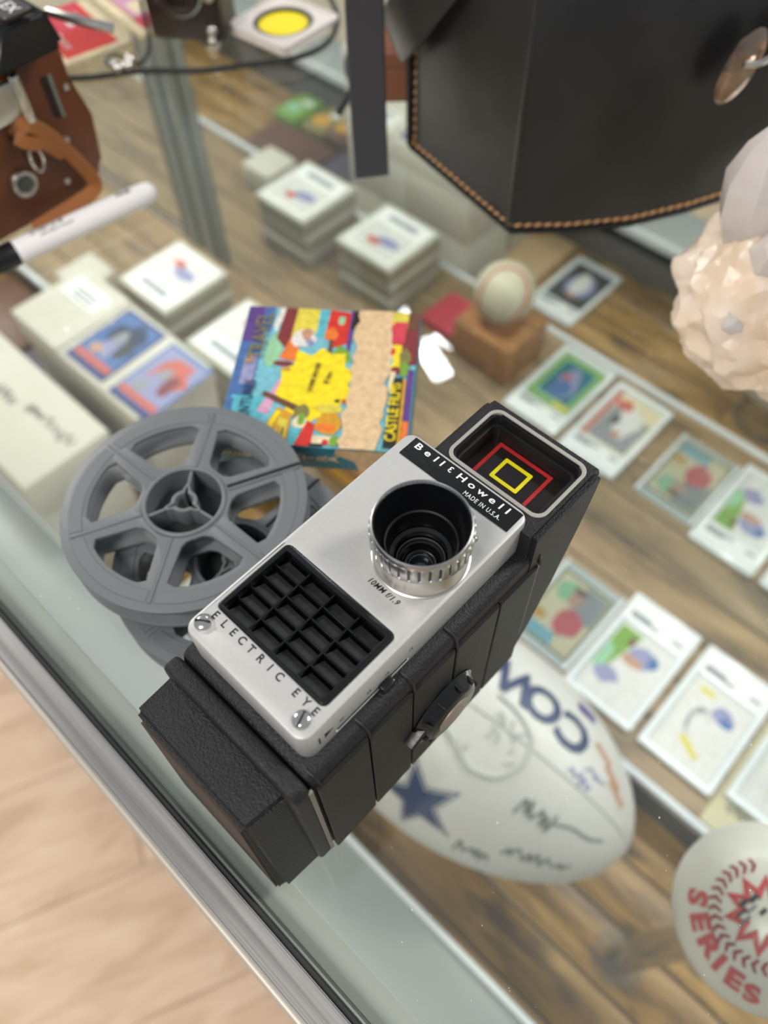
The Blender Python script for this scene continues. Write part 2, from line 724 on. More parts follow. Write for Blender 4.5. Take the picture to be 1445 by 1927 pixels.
mkw('end_pane', box(X1, X1 + 6, -20, 504, -560, -7, 0), 'pane_glass', DC, 0)

# added fill strip above the mirrored doors, brightens the case interior
case_fill = bpy.data.lights.new('case_fill_light', 'AREA')
case_fill.shape = 'RECTANGLE'
case_fill.size = 1.9
case_fill.size_y = 0.008
case_fill.energy = 3.8
case_fill.color = (0.93, 0.97, 1.0)
lo_ = bpy.data.objects.new('case_fill_light', case_fill)
COL.objects.link(lo_)
lo_.location = Vector((-480, 486, -12)) * S
lo_.rotation_euler = Vector((0, -0.35, -0.94)).to_track_quat('-Z', 'Y').to_euler()

# ------------------------------------------------------------------ movie camera (lies on its back, lens up)
MC = thing('movie_camera', 'black and silver vintage movie camera lying lens up on the glass', 'movie camera',
           (-75, 65, 0))
body = box(-25.6, 26.3, -46, 46.5, 0.2, 77.6, 3.4, 4)
mk('body', body, 'crackle_black', MC)

# viewfinder block, profile in (v, z)
prof = [(40, 0.2), (46.5, 0.2), (55, 18), (63, 40), (69, 62), (72.6, 78), (73.6, 85), (72.2, 88.2), (69, 89), (40, 89)]
vb = bmesh.new()
ua, ub = -15.2, 26.6
A = [vb.verts.new((ua + (0 if z > 40 else 2), v, z)) for v, z in prof]
B = [vb.verts.new((ub, v, z)) for v, z in prof]
vb.faces.new(A[::-1])
vb.faces.new(B)
for i in range(len(prof)):
    vb.faces.new((A[i], A[(i + 1) % len(prof)], B[(i + 1) % len(prof)], B[i]))
bmesh.ops.recalc_face_normals(vb, faces=list(vb.faces))
bmesh.ops.bevel(vb, geom=[e for f in vb.faces if len(f.verts) == len(prof) for e in f.edges], offset=1.6, segments=2,
                affect='EDGES')
# open the top for the finder well
cut = box(-10.0, 22.6, 47.2, 68.7, 78.6, 95)
tmp_a = mk('finder_tmp', vb, 'crackle_black', None, 0, 1.0)
tmp_b = mk('cut_tmp', cut, 'crackle_black', None, 0, 1.0)
md = tmp_a.modifiers.new('cut', 'BOOLEAN')
md.object = tmp_b
md.operation = 'DIFFERENCE'
md.solver = 'EXACT'
dg = bpy.context.evaluated_depsgraph_get()
dg.update()
me = bpy.data.meshes.new_from_object(tmp_a.evaluated_get(dg))
vb = bmesh.new()
vb.from_mesh(me)
for t_ in (tmp_a, tmp_b):
    d_ = t_.data
    bpy.data.objects.remove(t_)
    bpy.data.meshes.remove(d_)
bpy.data.meshes.remove(me)
finder = mk('viewfinder_housing', vb, 'crackle_black', MC, 30)
fr = mk('finder_frame', plate2d([rrect(-11.3, 23.9, 45.6, 70.0, 3.8), rrect(-10.2, 22.8, 46.8, 68.8, 3.0)], 88.4, 89.4, 0.12),
        'frame_cream', finder)
fr['label'] = 'pale metal frame around the viewfinder window'
mk('finder_well', plate2d([rrect(-10.3, 22.9, 46.9, 68.9, 3.0), rrect(-9.6, 22.2, 47.6, 68.2, 2.6)], 78.8, 88.4, 0), 'matte_black', finder)
mk('finder_step', plate2d([rrect(-9.6, 21.6, 47.8, 68.2, 2.2), rrect(-8.6, 20.6, 48.8, 67.2, 1.9)], 78.8, 85.4, 0.1), 'matte_black', finder)
mk('finder_glass', box(-9.6, 21.6, 47.8, 68.3, 78.4, 78.9), 'smoked_window', finder, 0)
mk('red_frame_mark', plate2d([rrect(-5.7, 14.5, 50.5, 67.0, 0.2, 1), rrect(-4.5, 13.3, 50.0 + 1.7, 65.8, 0.2, 1)], 78.9, 79.05), 'print_red', finder, 0)
mk('yellow_frame_mark', plate2d([rrect(-0.6, 9.7, 54.7, 63.4, 0.3, 1), rrect(0.6, 8.5, 55.9, 62.2, 0.2, 1)], 78.9, 79.08), 'print_yellow', finder, 0)

# end cap: flat-topped block, narrower at the top, with worn end
cap = bmesh.new()
lo = [cap.verts.new(p) for p in ((-25.6, -64.6, 0.2), (24.2, -64.6, 0.2), (25.4, -45, 0.2), (-25.6, -45, 0.2))]
hi = [cap.verts.new(p) for p in ((-24.2, -63.4, 70.6), (20.8, -63.4, 70.6), (23.0, -45, 71.6), (-24.6, -45, 71.6))]
cap.faces.new(lo[::-1])
cap.faces.new(hi)
for i in range(4):
    cap.faces.new((lo[i], lo[(i + 1) % 4], hi[(i + 1) % 4], hi[i]))
bmesh.ops.recalc_face_normals(cap, faces=list(cap.faces))
bmesh.ops.bevel(cap, geom=list(cap.edges), offset=1.3, segments=3, affect='EDGES')
mk('end_cap', cap, 'crackle_black', MC)
worn = bmesh.new()
lo = [worn.verts.new(p) for p in ((-25.0, -66.6, 0.3), (22.6, -66.6, 0.3), (22.6, -60, 0.3), (-25.0, -60, 0.3))]
hi = [worn.verts.new(p) for p in ((-22.8, -64.2, 67), (19.6, -64.2, 67), (19.6, -61, 67), (-22.8, -61, 67))]
worn.faces.new(lo[::-1])
worn.faces.new(hi)
for i in range(4):
    worn.faces.new((lo[i], lo[(i + 1) % 4], hi[(i + 1) % 4], hi[i]))
bmesh.ops.recalc_face_normals(worn, faces=list(worn.faces))
bmesh.ops.bevel(worn, geom=list(worn.edges), offset=0.8, segments=2, affect='EDGES')
mk('worn_base', worn, 'worn_brown', MC)['label'] = 'scuffed brown underside pad of the movie camera'
# collar between end cap and body
mk('collar', xf(prism(rrect(-25.9, 26.9, 0.1, 78.4, 4.2), -2.6, 2.6, 1.4, 3), T(0, -48.6, 0) @ RX(90)), 'crackle_black', MC)
mk('trim_strip', box(26.1, 26.95, -46.9, -45.5, 3, 75), 'strip_beige', MC, 0)
mk('trim_strip', xf(box(26.1, 26.85, -0.4, 0.4, 17, 72), T(0, 46.6, 0)), 'strip_beige', MC, 0)

# side panels with raised edges, separated by narrow grooves
vcut = [-44.8, -26.2, -9.2, 8.2, 27.5, 45.6]
for i in range(5):
    a, b_ = vcut[i] + 0.35, vcut[i + 1] - 0.35
    za, zb = 73.4 - 0.05 * (a + 45), 73.4 - 0.05 * (b_ + 45)
    poly = [(a, 0.6), (b_, 0.6), (b_, zb), (a, za)]
    mk('side_panel', xf(prism(poly, 0, 1.5, 0.3, 1, True), T(26.0, 0, 0) @ Matrix(((0, 0, 1, 0), (1, 0, 0, 0), (0, 1, 0, 0), (0, 0, 0, 1)))),
       'panel_black', MC)
for v in (-43.6, -26.2, -9.2, 8.2, 45.2):
    mk('shoulder_rib', tube([(22.4, v, 77.9), (24.8, v + 0.2, 77.2), (26.3, v + 0.5, 75.0), (26.8, v + 0.6, 72.6), (27.3, v + 0.6, 69.6)], 0.42, 8, 4), 'matte_black', MC)

# silver face plate with openings for the cell window and the lens
PL = mk('face_plate', plate2d([rrect(-23, 21.7, -42, 44.2, 3.6), rrect(-20.9, 18.6, -31.9, -6.9, 1.4, 3), circle(7.6, 14.8, 11.8)],
                              76.6, 91.6, 1.1), 'silver_paint', MC, 35)
# cell window: frame, ribs and wedge cells, each its own piece
GX0, GX1, GY0, GY1 = -20.9, 18.6, -31.9, -6.9
CW = mk('cell_grille', plate2d([rrect(GX0, GX1, GY0, GY1, 1.4, 3), rrect(GX0 + 1.5, GX1 - 1.5, GY0 + 1.1, GY1 - 1.9, 0.5, 2)], 85.2, 91.9, 0.2),
        'gloss_black', MC, 30)
mk('cell_backing', box(GX0 + 0.5, GX1 - 0.5, GY0 + 0.5, GY1 - 0.5, 77.5, 85.6), 'matte_black', CW, 0)
cx0, cx1, cy0, cy1 = GX0 + 1.5, GX1 - 1.5, GY0 + 1.1, GY1 - 1.9
cw, ch = (cx1 - cx0) / 4, (cy1 - cy0) / 5
for i in range(1, 4):
    mk('rib', box(cx0 + i * cw - 0.28, cx0 + i * cw + 0.28, cy0, cy1, 85.5, 90.5, 0.1, 1), 'gloss_black', CW)
for j in range(1, 5):
    mk('rib', box(cx0, cx1, cy0 + j * ch - 0.28, cy0 + j * ch + 0.28, 85.5, 90.3, 0.1, 1), 'gloss_black', CW)
cell = bmesh.new()
w2, h2 = cw / 2 - 0.34, ch / 2 - 0.34
pts = [(-w2, -h2, 0), (w2, -h2, 0), (w2, h2, 0), (-w2, h2, 0), (-w2 + .1, -h2 + .1, 3.3), (w2 - .1, -h2 + .1, 3.3), (w2 - .1, h2 - 0.5, 2.5), (-w2 + .7, h2 - 0.5, 2.5)]
vs = [cell.verts.new(p) for p in pts]
for f in ((3, 2, 1, 0), (4, 5, 6, 7), (0, 1, 5, 4), (1, 2, 6, 5), (2, 3, 7, 6), (3, 0, 4, 7)):
    cell.faces.new([vs[k] for k in f])
c0 = mk('cell', cell, 'cell_black', CW, 0)
for i in range(4):
    for j in range(5):
        o = c0 if i + j == 0 else share(c0, 'cell', CW)
        o.location = Vector((cx0 + (i + 0.5) * cw, cy0 + (j + 0.5) * ch, 85.4)) * S

# name strip
NP = mk('name_strip', prism(rrect(-19.7, 19.9, 35.6, 43.0, 0.15, 1), 91.5, 91.85), 'gloss_black', MC, 0)
letters = 'Bell&Howell'
us = [-16.9, -13.3, -10.2, -7.9, -4.7, -0.6, 3.2, 7.0, 10.6, 13.6, 16.0]
for ch_, u in zip(letters, us):
    if ch_ == '&':
        b_ = text('3', 2.9, bold=0.03, align='CENTER', xs=-1.1)
        bmesh.ops.recalc_face_normals(b_, faces=list(b_.faces))
    else:
        b_ = text(ch_, 3.1, bold=0.06, align='CENTER', xs=1.35, shear=0.05)
    mk('lettering', xf(b_, T(u, 40.9, 91.9)), 'print_white', NP, 0)
mk('lettering', xf(text('MADE IN U.S.A.', 2.1, space=1.15, bold=0.03, align='LEFT', xs=0.8), T(3.0, 37.6, 91.9)), 'print_white', NP, 0)
# engraved lettering
us = [-18.9, -15.3, -11.9, -8.6, -5.2, -1.6, 1.9, 5.3, 11.2, 14.7, 18.0]
for ch_, u in zip('ELECTRICEYE', us):
    mk('lettering', xf(text(ch_, 3.1, bold=0.07, align='CENTER', xs=0.95), T(u, -34.1 + 0.25 * (ch_ == 'C') * 0, 91.62)), 'print_black', PL, 0)
mk('lettering', xf(text('10MM f/1.9', 2.3, space=1.12, shear=0.25, bold=0.05, xs=0.9), T(2.4, 0.1, 91.62)), 'print_black', PL, 0)
# side scale of the plate
MS = Matrix(((0, 0, 1, 0), (1, 0, 0, 0), (0, 1, 0, 0), (0, 0, 0, 1)))      # drawing plane -> side face
for t_, v in (('40', -31.2), ('25', -21.5), ('16', -15.0), ('10', -6.0)):
    mk('lettering', xf(text(t_, 1.7, align='CENTER'), T(21.74, v + 1.5, 83.8) @ MS), 'print_black', PL, 0)
mk('index_arrow', xf(prism([(-35.4, 82.6), (-32.4, 84.2), (-35.4, 85.4)], 0, 0.05), T(21.7, 0, 0) @ MS), 'print_black', PL, 0)
mk('index_bar', xf(prism(rect(-37.4, -36.9, 82.0, 86.0), 0, 0.05), T(21.7, 0, 0) @ MS), 'print_black', PL, 0)
mk('scale_slot', box(21.3, 21.95, -32, -5.6, 79.4, 80.1, 0.1, 1), 'print_white', PL)
mk('scale_slot', box(21.3, 21.93, -31.5, -6.0, 80.1, 80.6), 'matte_black', PL, 0)
mk('slider_tab', box(20.8, 23.8, -16.8, -12.4, 78.0, 81.6, 0.6, 2), 'gloss_black', MC)

# screws
sc = join(lathe([(2.5, 91.4), (2.5, 91.9), (2.2, 92.4), (1.3, 92.75), (0, 92.85)], 28))
s0 = mk('screw', sc, 'chrome', PL)
slot = mk('screw_slot', box(-2.1, 2.1, -0.28, 0.28, 92.3, 92.92), 'print_black', s0, 0)
s0.location = Vector((-19.5, -37.5, 0)) * S
s0.rotation_euler.z = 0.6
s1 = share(s0, 'screw', PL, (17.1, -37.7, 0), (0, 0, 1.9))
share(slot, 'screw_slot', s1)

# lens barrel
LX, LY = 7.6, 14.8
LB = mk('lens_barrel', lathe([(11.4, 90.2), (12.9, 90.2), (12.9, 91.5), (13.3, 91.6), (13.3, 92.0), (12.9, 92.2), (12.6, 100.6), (11.4, 100.6)], 96, LX, LY, True), 'satin_metal', MC, 40)
mat('groove_metal', (92, 90, 88), 0.4, 0.9)
FR = mk('focus_ring', lathe([(11.6, 100.2), (12.9, 100.2), (12.95, 100.6), (12.95, 106.4), (12.3, 106.6)], 128, LX, LY), 'groove_metal', LB, 40)
mk('ring_rim', lathe([(12.2, 106.2), (13.2, 106.2), (13.3, 106.7), (13.1, 107.5), (12.9, 108.0), (12.6, 108.1), (12.4, 107.9), (12.1, 107.2)], 128, LX, LY), 'knurl_metal', FR, 40)
mk('ring_foot', lathe([(12.2, 99.9), (13.1, 99.9), (13.3, 100.2), (13.3, 100.6), (12.8, 100.8)], 128, LX, LY), 'knurl_metal', FR, 40)
l0 = None
for k in range(32):
    a = 2 * PI * k / 32
    if l0 is None:
        l0 = mk('grip_lug', box(-0.98, 0.98, -0.5, 0.5, 100.4, 106.5, 0.2, 2), 'knurl_metal', FR)
        o = l0
    else:
        o = share(l0, 'grip_lug', FR)
    o.location = Vector((LX + 13.0 * math.cos(a), LY + 13.0 * math.sin(a), 0)) * S
    o.rotation_euler = (0, 0, a - PI / 2)
mk('index_pin', xf(ball((0, 0, 0), 1.0, 2), T(LX + 10.4, LY + 8.6, 101.0)), 'knurl_metal', LB)
mk('hood_bore', lathe([(12.4, 107.9), (12.0, 106.8), (10.6, 100.0), (10.0, 98.0), (9.3, 97.8), (8.8, 96.2), (8.3, 92.0), (7.2, 91.6), (6.9, 88.6), (5.6, 88.2)], 72, LX, LY), 'gloss_black', LB, 30)
mk('inner_ring', lathe([(10.0, 98.2), (9.7, 98.5), (9.3, 98.1)], 64, LX, LY), 'matte_black', LB)
mk('bezel_ring', lathe([(6.9, 88.8), (6.7, 89.3), (6.3, 89.2), (6.0, 88.2), (5.4, 87.6)], 64, LX, LY), 'groove_metal', LB)
mk('inner_cone', lathe([(5.8, 88.2), (4.6, 86.6), (4.3, 86.0)], 48, LX, LY), 'gloss_black', LB)
mk('front_bezel', lathe([(4.5, 86.2), (4.3, 86.8), (3.8, 86.9), (3.5, 86.3)], 48, LX, LY), 'chrome', LB)
mat('lens_glass', (30, 34, 44), 0.03, 0.0, spec=0.9, coat=1.0)
mk('lens_element', lathe([(3.7, 86.0), (2.6, 86.5), (1.3, 86.75), (0, 86.85)], 40, LX, LY), 'lens_glass', LB)
mk('bore_end', lathe([(12, 84.9), (0, 84.9)], 40, LX, LY), 'matte_black', LB)

# run dial on the side
DC_ = T(27.2, 4.0, 36.5)
DK = mk('dial', xf(lathe([(0, 0), (13.4, 0), (13.5, 0.8), (12.6, 1.4), (11.0, 4.4), (9.8, 5.2), (0, 5.2)], 48), DC_ @ RY(90)), 'gloss_black', MC, 35)
mk('dial_disc', xf(lathe([(6.6, 0), (6.6, 0.4), (6.1, 0.6), (0, 0.6)], 40), T(32.35, 4.0, 36.5) @ RY(90)), 'disc_brown', DK)
mk('dial_pointer', xf(prism([(-17.0, 0), (-8, 5.6), (-7, -5.6)], 0, 3.6, 0.7, 2, True), T(27.3, 4.0, 36.5) @ MS), 'gloss_black', DK)
for k in range(10):
    a = math.radians(20 + k * 36)
    mk('dial_rib', xf(box(9.9, 12.4, -0.2, 0.2, 1.4, 4.7, 0.1, 1), DC_ @ RY(90) @ Matrix.Rotation(a, 4, 'Z')), 'crackle_black', DK)

# ------------------------------------------------------------------ film reels
RR = 46.8


def arc_window(a0, a1, r0, r1, rc=3.2):
    """rounded opening between two spokes (angles in degrees), straight spoke sides"""
    am = math.radians((a0 + a1) / 2)
    half = math.radians((a1 - a0) / 2)
    w0 = 4.6      # half width of a spoke at the hub
    w1 = 4.0      # half width at the rim

    def P(r, side):
        w = w0 + (w1 - w0) * (r - r0) / (r1 - r0)
        a = half - math.asin(min(0.95, w / r))
        return am + side * a, r
    pts = []
    n = 10
    aR, _ = P(r1, 1)
    for i in range(n + 1):
        t = -1 + 2 * i / n
        a = am + (aR - am) * t
        k = 1.0
        if abs(t) > 0.86:
            k = 0.955
        pts.append((r1 * k * math.cos(a), r1 * k * math.sin(a)))
    aR0, _ = P(r0 + 2.2, 1)
    for i in range(7):
        t = 1 - 2 * i / 6
        a = am + (aR0 - am) * t
        k = r0 + (2.4 if abs(t) > 0.9 else (0.5 if abs(t) > 0.5 else 0.0))
        pts.append((k * math.cos(a), k * math.sin(a)))
    return pts


def flange(zs, slot):
    wins = [arc_window(5 + 60 * k, 65 + 60 * k, 17.6, 36.6) for k in range(6)]
    return plate2d([circle(0, 0, RR, 144)] + wins + [circle(0, 0, 14.6, 64)], zs, zs + 1.7, 0.35)


def make_reel(name, label, loc, rot):
    R_ = thing(name, label, 'film reel', loc, (0, 0, rot))
    fl_ = mk('flange', flange(10.6, True), 'reel_grey', R_, 30)
    share(fl_, 'flange', R_, (0, 0, -10.4))
    # raised lands on the upper flange: rim border and spoke ribs
    for k in range(6):
        a0, a1 = 5 + 60 * k + 2.2, 65 + 60 * k - 2.2
        pts = [(43.4 * math.cos(math.radians(a0 + (a1 - a0) * i / 16)), 43.4 * math.sin(math.radians(a0 + (a1 - a0) * i / 16))) for i in range(17)]
        pts += [(38.4 * math.cos(math.radians(a1 - (a1 - a0) * i / 16)), 38.4 * math.sin(math.radians(a1 - (a1 - a0) * i / 16))) for i in range(17)]
        mk('rim_land', prism(pts, 12.2, 12.6, 0.15, 1, True), 'reel_grey', fl_, 30)
        a = 5 + 60 * k
        if k != 1:
            mk('spoke_rib', xf(box(16.5, 43.5, -0.5, 0.5, 12.2, 12.75, 0.15, 1), RZ(a)), 'reel_grey', fl_)
    mk('film_slot', xf(box(17.0, 47.2, -0.75, 0.75, 12.15, 12.42), RZ(65)), 'matte_black', fl_, 0)
    mk('slot_lip', xf(box(17.0, 46.0, 0.8, 1.8, 12.2, 12.9, 0.2, 1), RZ(65)), 'reel_grey', fl_)
    mk('slot_lip', xf(box(17.0, 46.0, -1.8, -0.8, 12.2, 12.9, 0.2, 1), RZ(65)), 'reel_grey', fl_)
    hub = mk('hub', lathe([(14.4, 0.3), (15.9, 0.3), (15.9, 12.9), (15.5, 13.2), (14.8, 13.2), (14.4, 12.9)], 80, 0, 0, True), 'reel_grey', R_, 40)
    mk('hub_plate', lathe([(15, 2.2), (4.0, 2.2), (4.0, 1.0), (15, 1.0)], 48, 0, 0, True), 'reel_dark', hub)
    # three-lobed spindle boss with key slots, carried by three webs
    out, inn = [], []
    for i in range(90):
        a = 2 * PI * i / 90
        lobe = max(0.0, math.cos(3 * (a - math.radians(130))))
        out.append(((5.0 + 3.0 * lobe ** 5) * math.cos(a), (5.0 + 3.0 * lobe ** 5) * math.sin(a)))
        key = lobe ** 14
        inn.append(((3.5 + 3.2 * key) * math.cos(a), (3.5 + 3.2 * key) * math.sin(a)))
    mk('spindle_boss', plate2d([out, inn], 3.0, 12.6, 0.2), 'reel_grey', hub, 40)
    for k in range(3):
        mk('web', xf(box(7.2, 14.9, -0.6, 0.6, 2.0, 12.3, 0.15, 1), RZ(130 + 120 * k)), 'reel_grey', hub)
    return R_


make_reel('film_reel', 'grey plastic film reel lying on top of another reel beside the movie camera', (-173.2, 64.6, 13.3), 0)
make_reel('film_reel', 'grey plastic film reel lying flat on the glass underneath another reel', (-148.0, 65.2, 0.0), math.radians(28))

# ------------------------------------------------------------------ boxed film with collage cover
for nm, c in (('c_teal', (22, 110, 128)), ('c_sky', (120, 190, 205)), ('c_blue', (70, 110, 170)), ('c_violet', (96, 62, 140)),
              ('c_cyan', (90, 185, 200)), ('c_maroon', (130, 42, 44)), ('c_yellow', (250, 224, 10)), ('c_lemon', (226, 208, 70)),
              ('c_red', (214, 48, 36)), ('c_orange', (236, 120, 40)), ('c_gold', (216, 158, 30)), ('c_green', (120, 165, 50)),
              ('c_dkgreen', (50, 80, 62)), ('c_tan', (226, 194, 150)), ('c_tan2', (206, 172, 128)), ('c_pink', (216, 160, 190)),
              ('c_cream', (236, 220, 180)), ('c_white', (232, 228, 222)), ('c_black', (34, 30, 28)), ('c_brown', (108, 66, 40)),
              ('c_mint', (150, 205, 160)), ('c_indigo', (40, 52, 120)), ('c_navy', (28, 44, 84)), ('c_grey', (150, 152, 156)),
              ('c_lilac', (150, 150, 190)), ('c_dark', (60, 56, 58)), ('c_coral', (206, 96, 74)), ('c_rose', (214, 60, 78)),
              ('c_olive', (130, 122, 60)), ('c_flesh', (198, 150, 120))):
    ink(nm, c)
rs = random.Random(3)
FB = thing('film_box', 'square boxed home movie with colourful travel collage and torn tan strip', 'film box', (-188.4, 151.8, 0), (0, 0, math.radians(38.2)))
HB = 40.6
mk('carton', box(-HB, HB, -HB, HB, 0.2, 14.6, 0.5, 2), 'c_teal', FB)


def jag(s, t0, t1, n, amp):
    return [(s + rs.uniform(-amp, amp), t0 + (t1 - t0) * i / n) for i in range(n + 1)]


burst = []
for i in range(20):
    a = 2 * PI * i / 20
    r = 1.0 if i % 2 else 0.80
    r *= rs.uniform(0.92, 1.06)
    burst.append((0.47 + 0.225 * r * math.cos(a), 0.43 + 0.285 * r * math.sin(a)))
tornL = jag(0.645, 0.0, 1.0, 22, 0.016)
tornR = jag(0.845, 1.0, 0.0, 22, 0.018)
art = [('c_sky', rect(0.005, 0.995, 0.004, 0.996)),
       ('c_blue', rect(0.005, 0.13, 0.30, 0.75)), ('c_violet', rect(0.005, 0.12, 0.72, 0.996)), ('c_cyan', rect(0.03, 0.22, 0.004, 0.32)),
       ('c_blue', rect(0.10, 0.16, 0.80, 0.996)), ('c_lilac', rect(0.05, 0.12, 0.40, 0.62)), ('c_blue', rect(0.005, 0.045, 0.02, 0.3)),
       ('c_white', [(0.19, 0.996), (0.23, 0.996), (0.19, 0.80), (0.165, 0.85)]),
       ('c_mint', blob(0.20, 0.66, 0.045, 0.14, 12, 0.12, rs)), ('c_pink', [(0.18, 0.22), (0.27, 0.46), (0.31, 0.46), (0.24, 0.20)]),
       ('c_maroon', [(0.20, 0.75), (0.22, 0.996), (0.31, 0.996), (0.30, 0.80), (0.26, 0.68)]),
       ('c_lemon', [(0.28, 0.74), (0.29, 0.996), (0.42, 0.996), (0.43, 0.84), (0.37, 0.72)]),
       ('c_cyan', rect(0.42, 0.50, 0.78, 0.996)),
       ('c_orange', [(0.24, 0.60), (0.28, 0.76), (0.34, 0.70), (0.33, 0.58)]),
       ('c_red', [(0.47, 0.80), (0.48, 0.996), (0.60, 0.98), (0.61, 0.74), (0.53, 0.70)]),
       ('c_orange', blob(0.505, 0.80, 0.04, 0.05, 9, 0.2, rs)), ('c_mint', blob(0.55, 0.915, 0.022, 0.04, 8, 0.2, rs)),
       ('c_brown', rect(0.50, 0.525, 0.62, 0.76)),
       ('c_violet', rect(0.60, 0.625, 0.66, 0.996)), ('c_black', [(0.61, 0.84), (0.615, 0.996), (0.68, 0.996), (0.65, 0.86)]),
       ('c_green', [(0.52, 0.64), (0.56, 0.72), (0.62, 0.68), (0.64, 0.60), (0.57, 0.58)]),
       ('c_yellow', burst),
       ('c_white', blob(0.355, 0.76, 0.07, 0.075, 14, 0.22, rs)), ('c_flesh', blob(0.37, 0.79, 0.035, 0.05, 9, 0.25, rs)), ('c_lilac', blob(0.39, 0.73, 0.022, 0.03, 8, 0.3, rs)),
       ('c_maroon', blob(0.265, 0.56, 0.055, 0.022, 9, 0.25, rs)), ('c_gold', blob(0.285, 0.52, 0.03, 0.015, 7, 0.2, rs)),
       ('c_brown', [(0.19, 0.33), (0.20, 0.36), (0.44, 0.25), (0.42, 0.21)]), ('c_olive', blob(0.42, 0.22, 0.045, 0.06, 10, 0.15, rs)),
       ('c_cream', blob(0.42, 0.16, 0.04, 0.05, 9, 0.15, rs)), ('c_green', blob(0.425, 0.18, 0.02, 0.045, 8, 0.2, rs)),
       ('c_gold', [(0.20, 0.004), (0.29, 0.25), (0.37, 0.22), (0.37, 0.004)]), ('c_yellow', [(0.21, 0.02), (0.29, 0.23), (0.31, 0.22), (0.25, 0.02)]),
       ('c_lemon', [(0.29, 0.02), (0.31, 0.19), (0.36, 0.16), (0.355, 0.02)]), ('c_gold', rect(0.31, 0.325, 0.03, 0.13)), ('c_brown', rect(0.335, 0.345, 0.03, 0.12)),
       ('c_cyan', rect(0.375, 0.43, 0.004, 0.12)),
       ('c_red', [(0.41, 0.004), (0.46, 0.17), (0.50, 0.15), (0.50, 0.004)]), ('c_lemon', blob(0.56, 0.26, 0.075, 0.035, 9, 0.15, rs)),
       ('c_gold', blob(0.57, 0.155, 0.075, 0.075, 12, 0.12, rs)), ('c_orange', blob(0.56, 0.13, 0.05, 0.03, 8, 0.2, rs)), ('c_cream', rect(0.50, 0.60, 0.025, 0.075)),
       ('c_black', rect(0.49, 0.56, 0.004, 0.022)), ('c_red', blob(0.57, 0.035, 0.02, 0.02, 7, 0.2, rs)), ('c_green', blob(0.615, 0.045, 0.025, 0.035, 8, 0.15, rs)),
       ('c_black', blob(0.60, 0.315, 0.018, 0.012, 7, 0.3, rs)), ('c_red', blob(0.635, 0.315, 0.014, 0.016, 7, 0.3, rs)),
       # right of the tear
       ('c_maroon', rect(0.83, 0.996, 0.60, 0.93)), ('c_lemon', rect(0.84, 0.93, 0.88, 0.996)), ('c_brown', rect(0.93, 0.996, 0.86, 0.996)),
       ('c_rose', [(0.80, 0.82), (0.86, 0.92), (0.93, 0.92), (0.92, 0.76), (0.88, 0.74)]),
       ('c_yellow', rect(0.84, 0.91, 0.55, 0.74)), ('c_red', blob(0.845, 0.69, 0.03, 0.035, 8, 0.25, rs)), ('c_sky', blob(0.84, 0.62, 0.035, 0.045, 9, 0.2, rs)),
       ('c_black', blob(0.81, 0.575, 0.025, 0.014, 7, 0.25, rs)), ('c_olive', blob(0.93, 0.64, 0.03, 0.07, 9, 0.3, rs)), ('c_green', blob(0.935, 0.56, 0.03, 0.05, 9, 0.3, rs)),
       ('c_maroon', blob(0.89, 0.55, 0.03, 0.03, 8, 0.3, rs)), ('c_cream', rect(0.86, 0.89, 0.40, 0.54)), ('c_violet', rect(0.955, 0.99, 0.02, 0.56)), ('c_orange', rect(0.955, 0.985, 0.03, 0.2)),
       ('c_tan', tornL + tornR),
       ('c_black', [(0.865, 0.02), (0.885, 0.50), (0.935, 0.50), (0.935, 0.02)]), ('c_gold', rect(0.936, 0.952, 0.03, 0.49))]
prints('cover_print', FB, art, 2 * HB, 2 * HB, 14.62, (-HB, -HB), step=0.012)


def lay(body, size, s, t, rot, mt, z=15.6, **kw):
    return mk('lettering', xf(text(body, size, align='CENTER', ext=0.01, **kw), T(-HB + s * 2 * HB, -HB + t * 2 * HB, z) @ RZ(rot)), mt, FB, 0)


lay('TRAVEL', 10.5, 0.115, 0.76, 90, 'c_olive', xs=0.8, bold=0.1)
lay('in', 5.5, 0.075, 0.575, 90, 'c_gold', bold=0.1)
lay('ADVENTURES', 6.5, 0.12, 0.23, 90, 'c_navy', xs=0.78, bold=0.1)
lay('CASTLE FILMS', 6.4, 0.902, 0.26, 90, 'c_yellow', xs=0.82, bold=0.12)
lay('HOME MOVIES', 2.6, 0.455, 0.47, 83, 'c_black', bold=0.08)
lay('8 mm', 3.0, 0.53, 0.47, 80, 'c_black', bold=0.08)
MF = Matrix(((1, 0, 0, 0), (0, 0, -1, 0), (0, 1, 0, 0), (0, 0, 0, 1)))      # drawing plane -> front side
prints('torn_strip', FB, [('c_tan2', [(0.63, 0.99), (0.62, 0.75), (0.72, 0.45), (0.74, 0.02), (0.99, 0.02), (0.99, 0.99)])], 2 * HB, 14.2, 0.05, (-HB, 0.3), T(0, -HB, 0) @ MF)
for t_, s in (('S', 0.37), ('IN', 0.425), ('T', 0.485), ('R', 0.555), ('A', 0.615), ('S', 0.04), ('E', 0.10), ('R', 0.165), ('U', 0.225), ('T', 0.29)):
    sz = 4.6 if t_ == 'IN' else 6.6
    mk('lettering', xf(text(t_, sz, align='CENTER', ext=0.01, bold=0.06), T(-HB + s * 2 * HB, -HB - 0.1, 7.6) @ MF @ RZ(90)), 'c_tan', FB, 0)

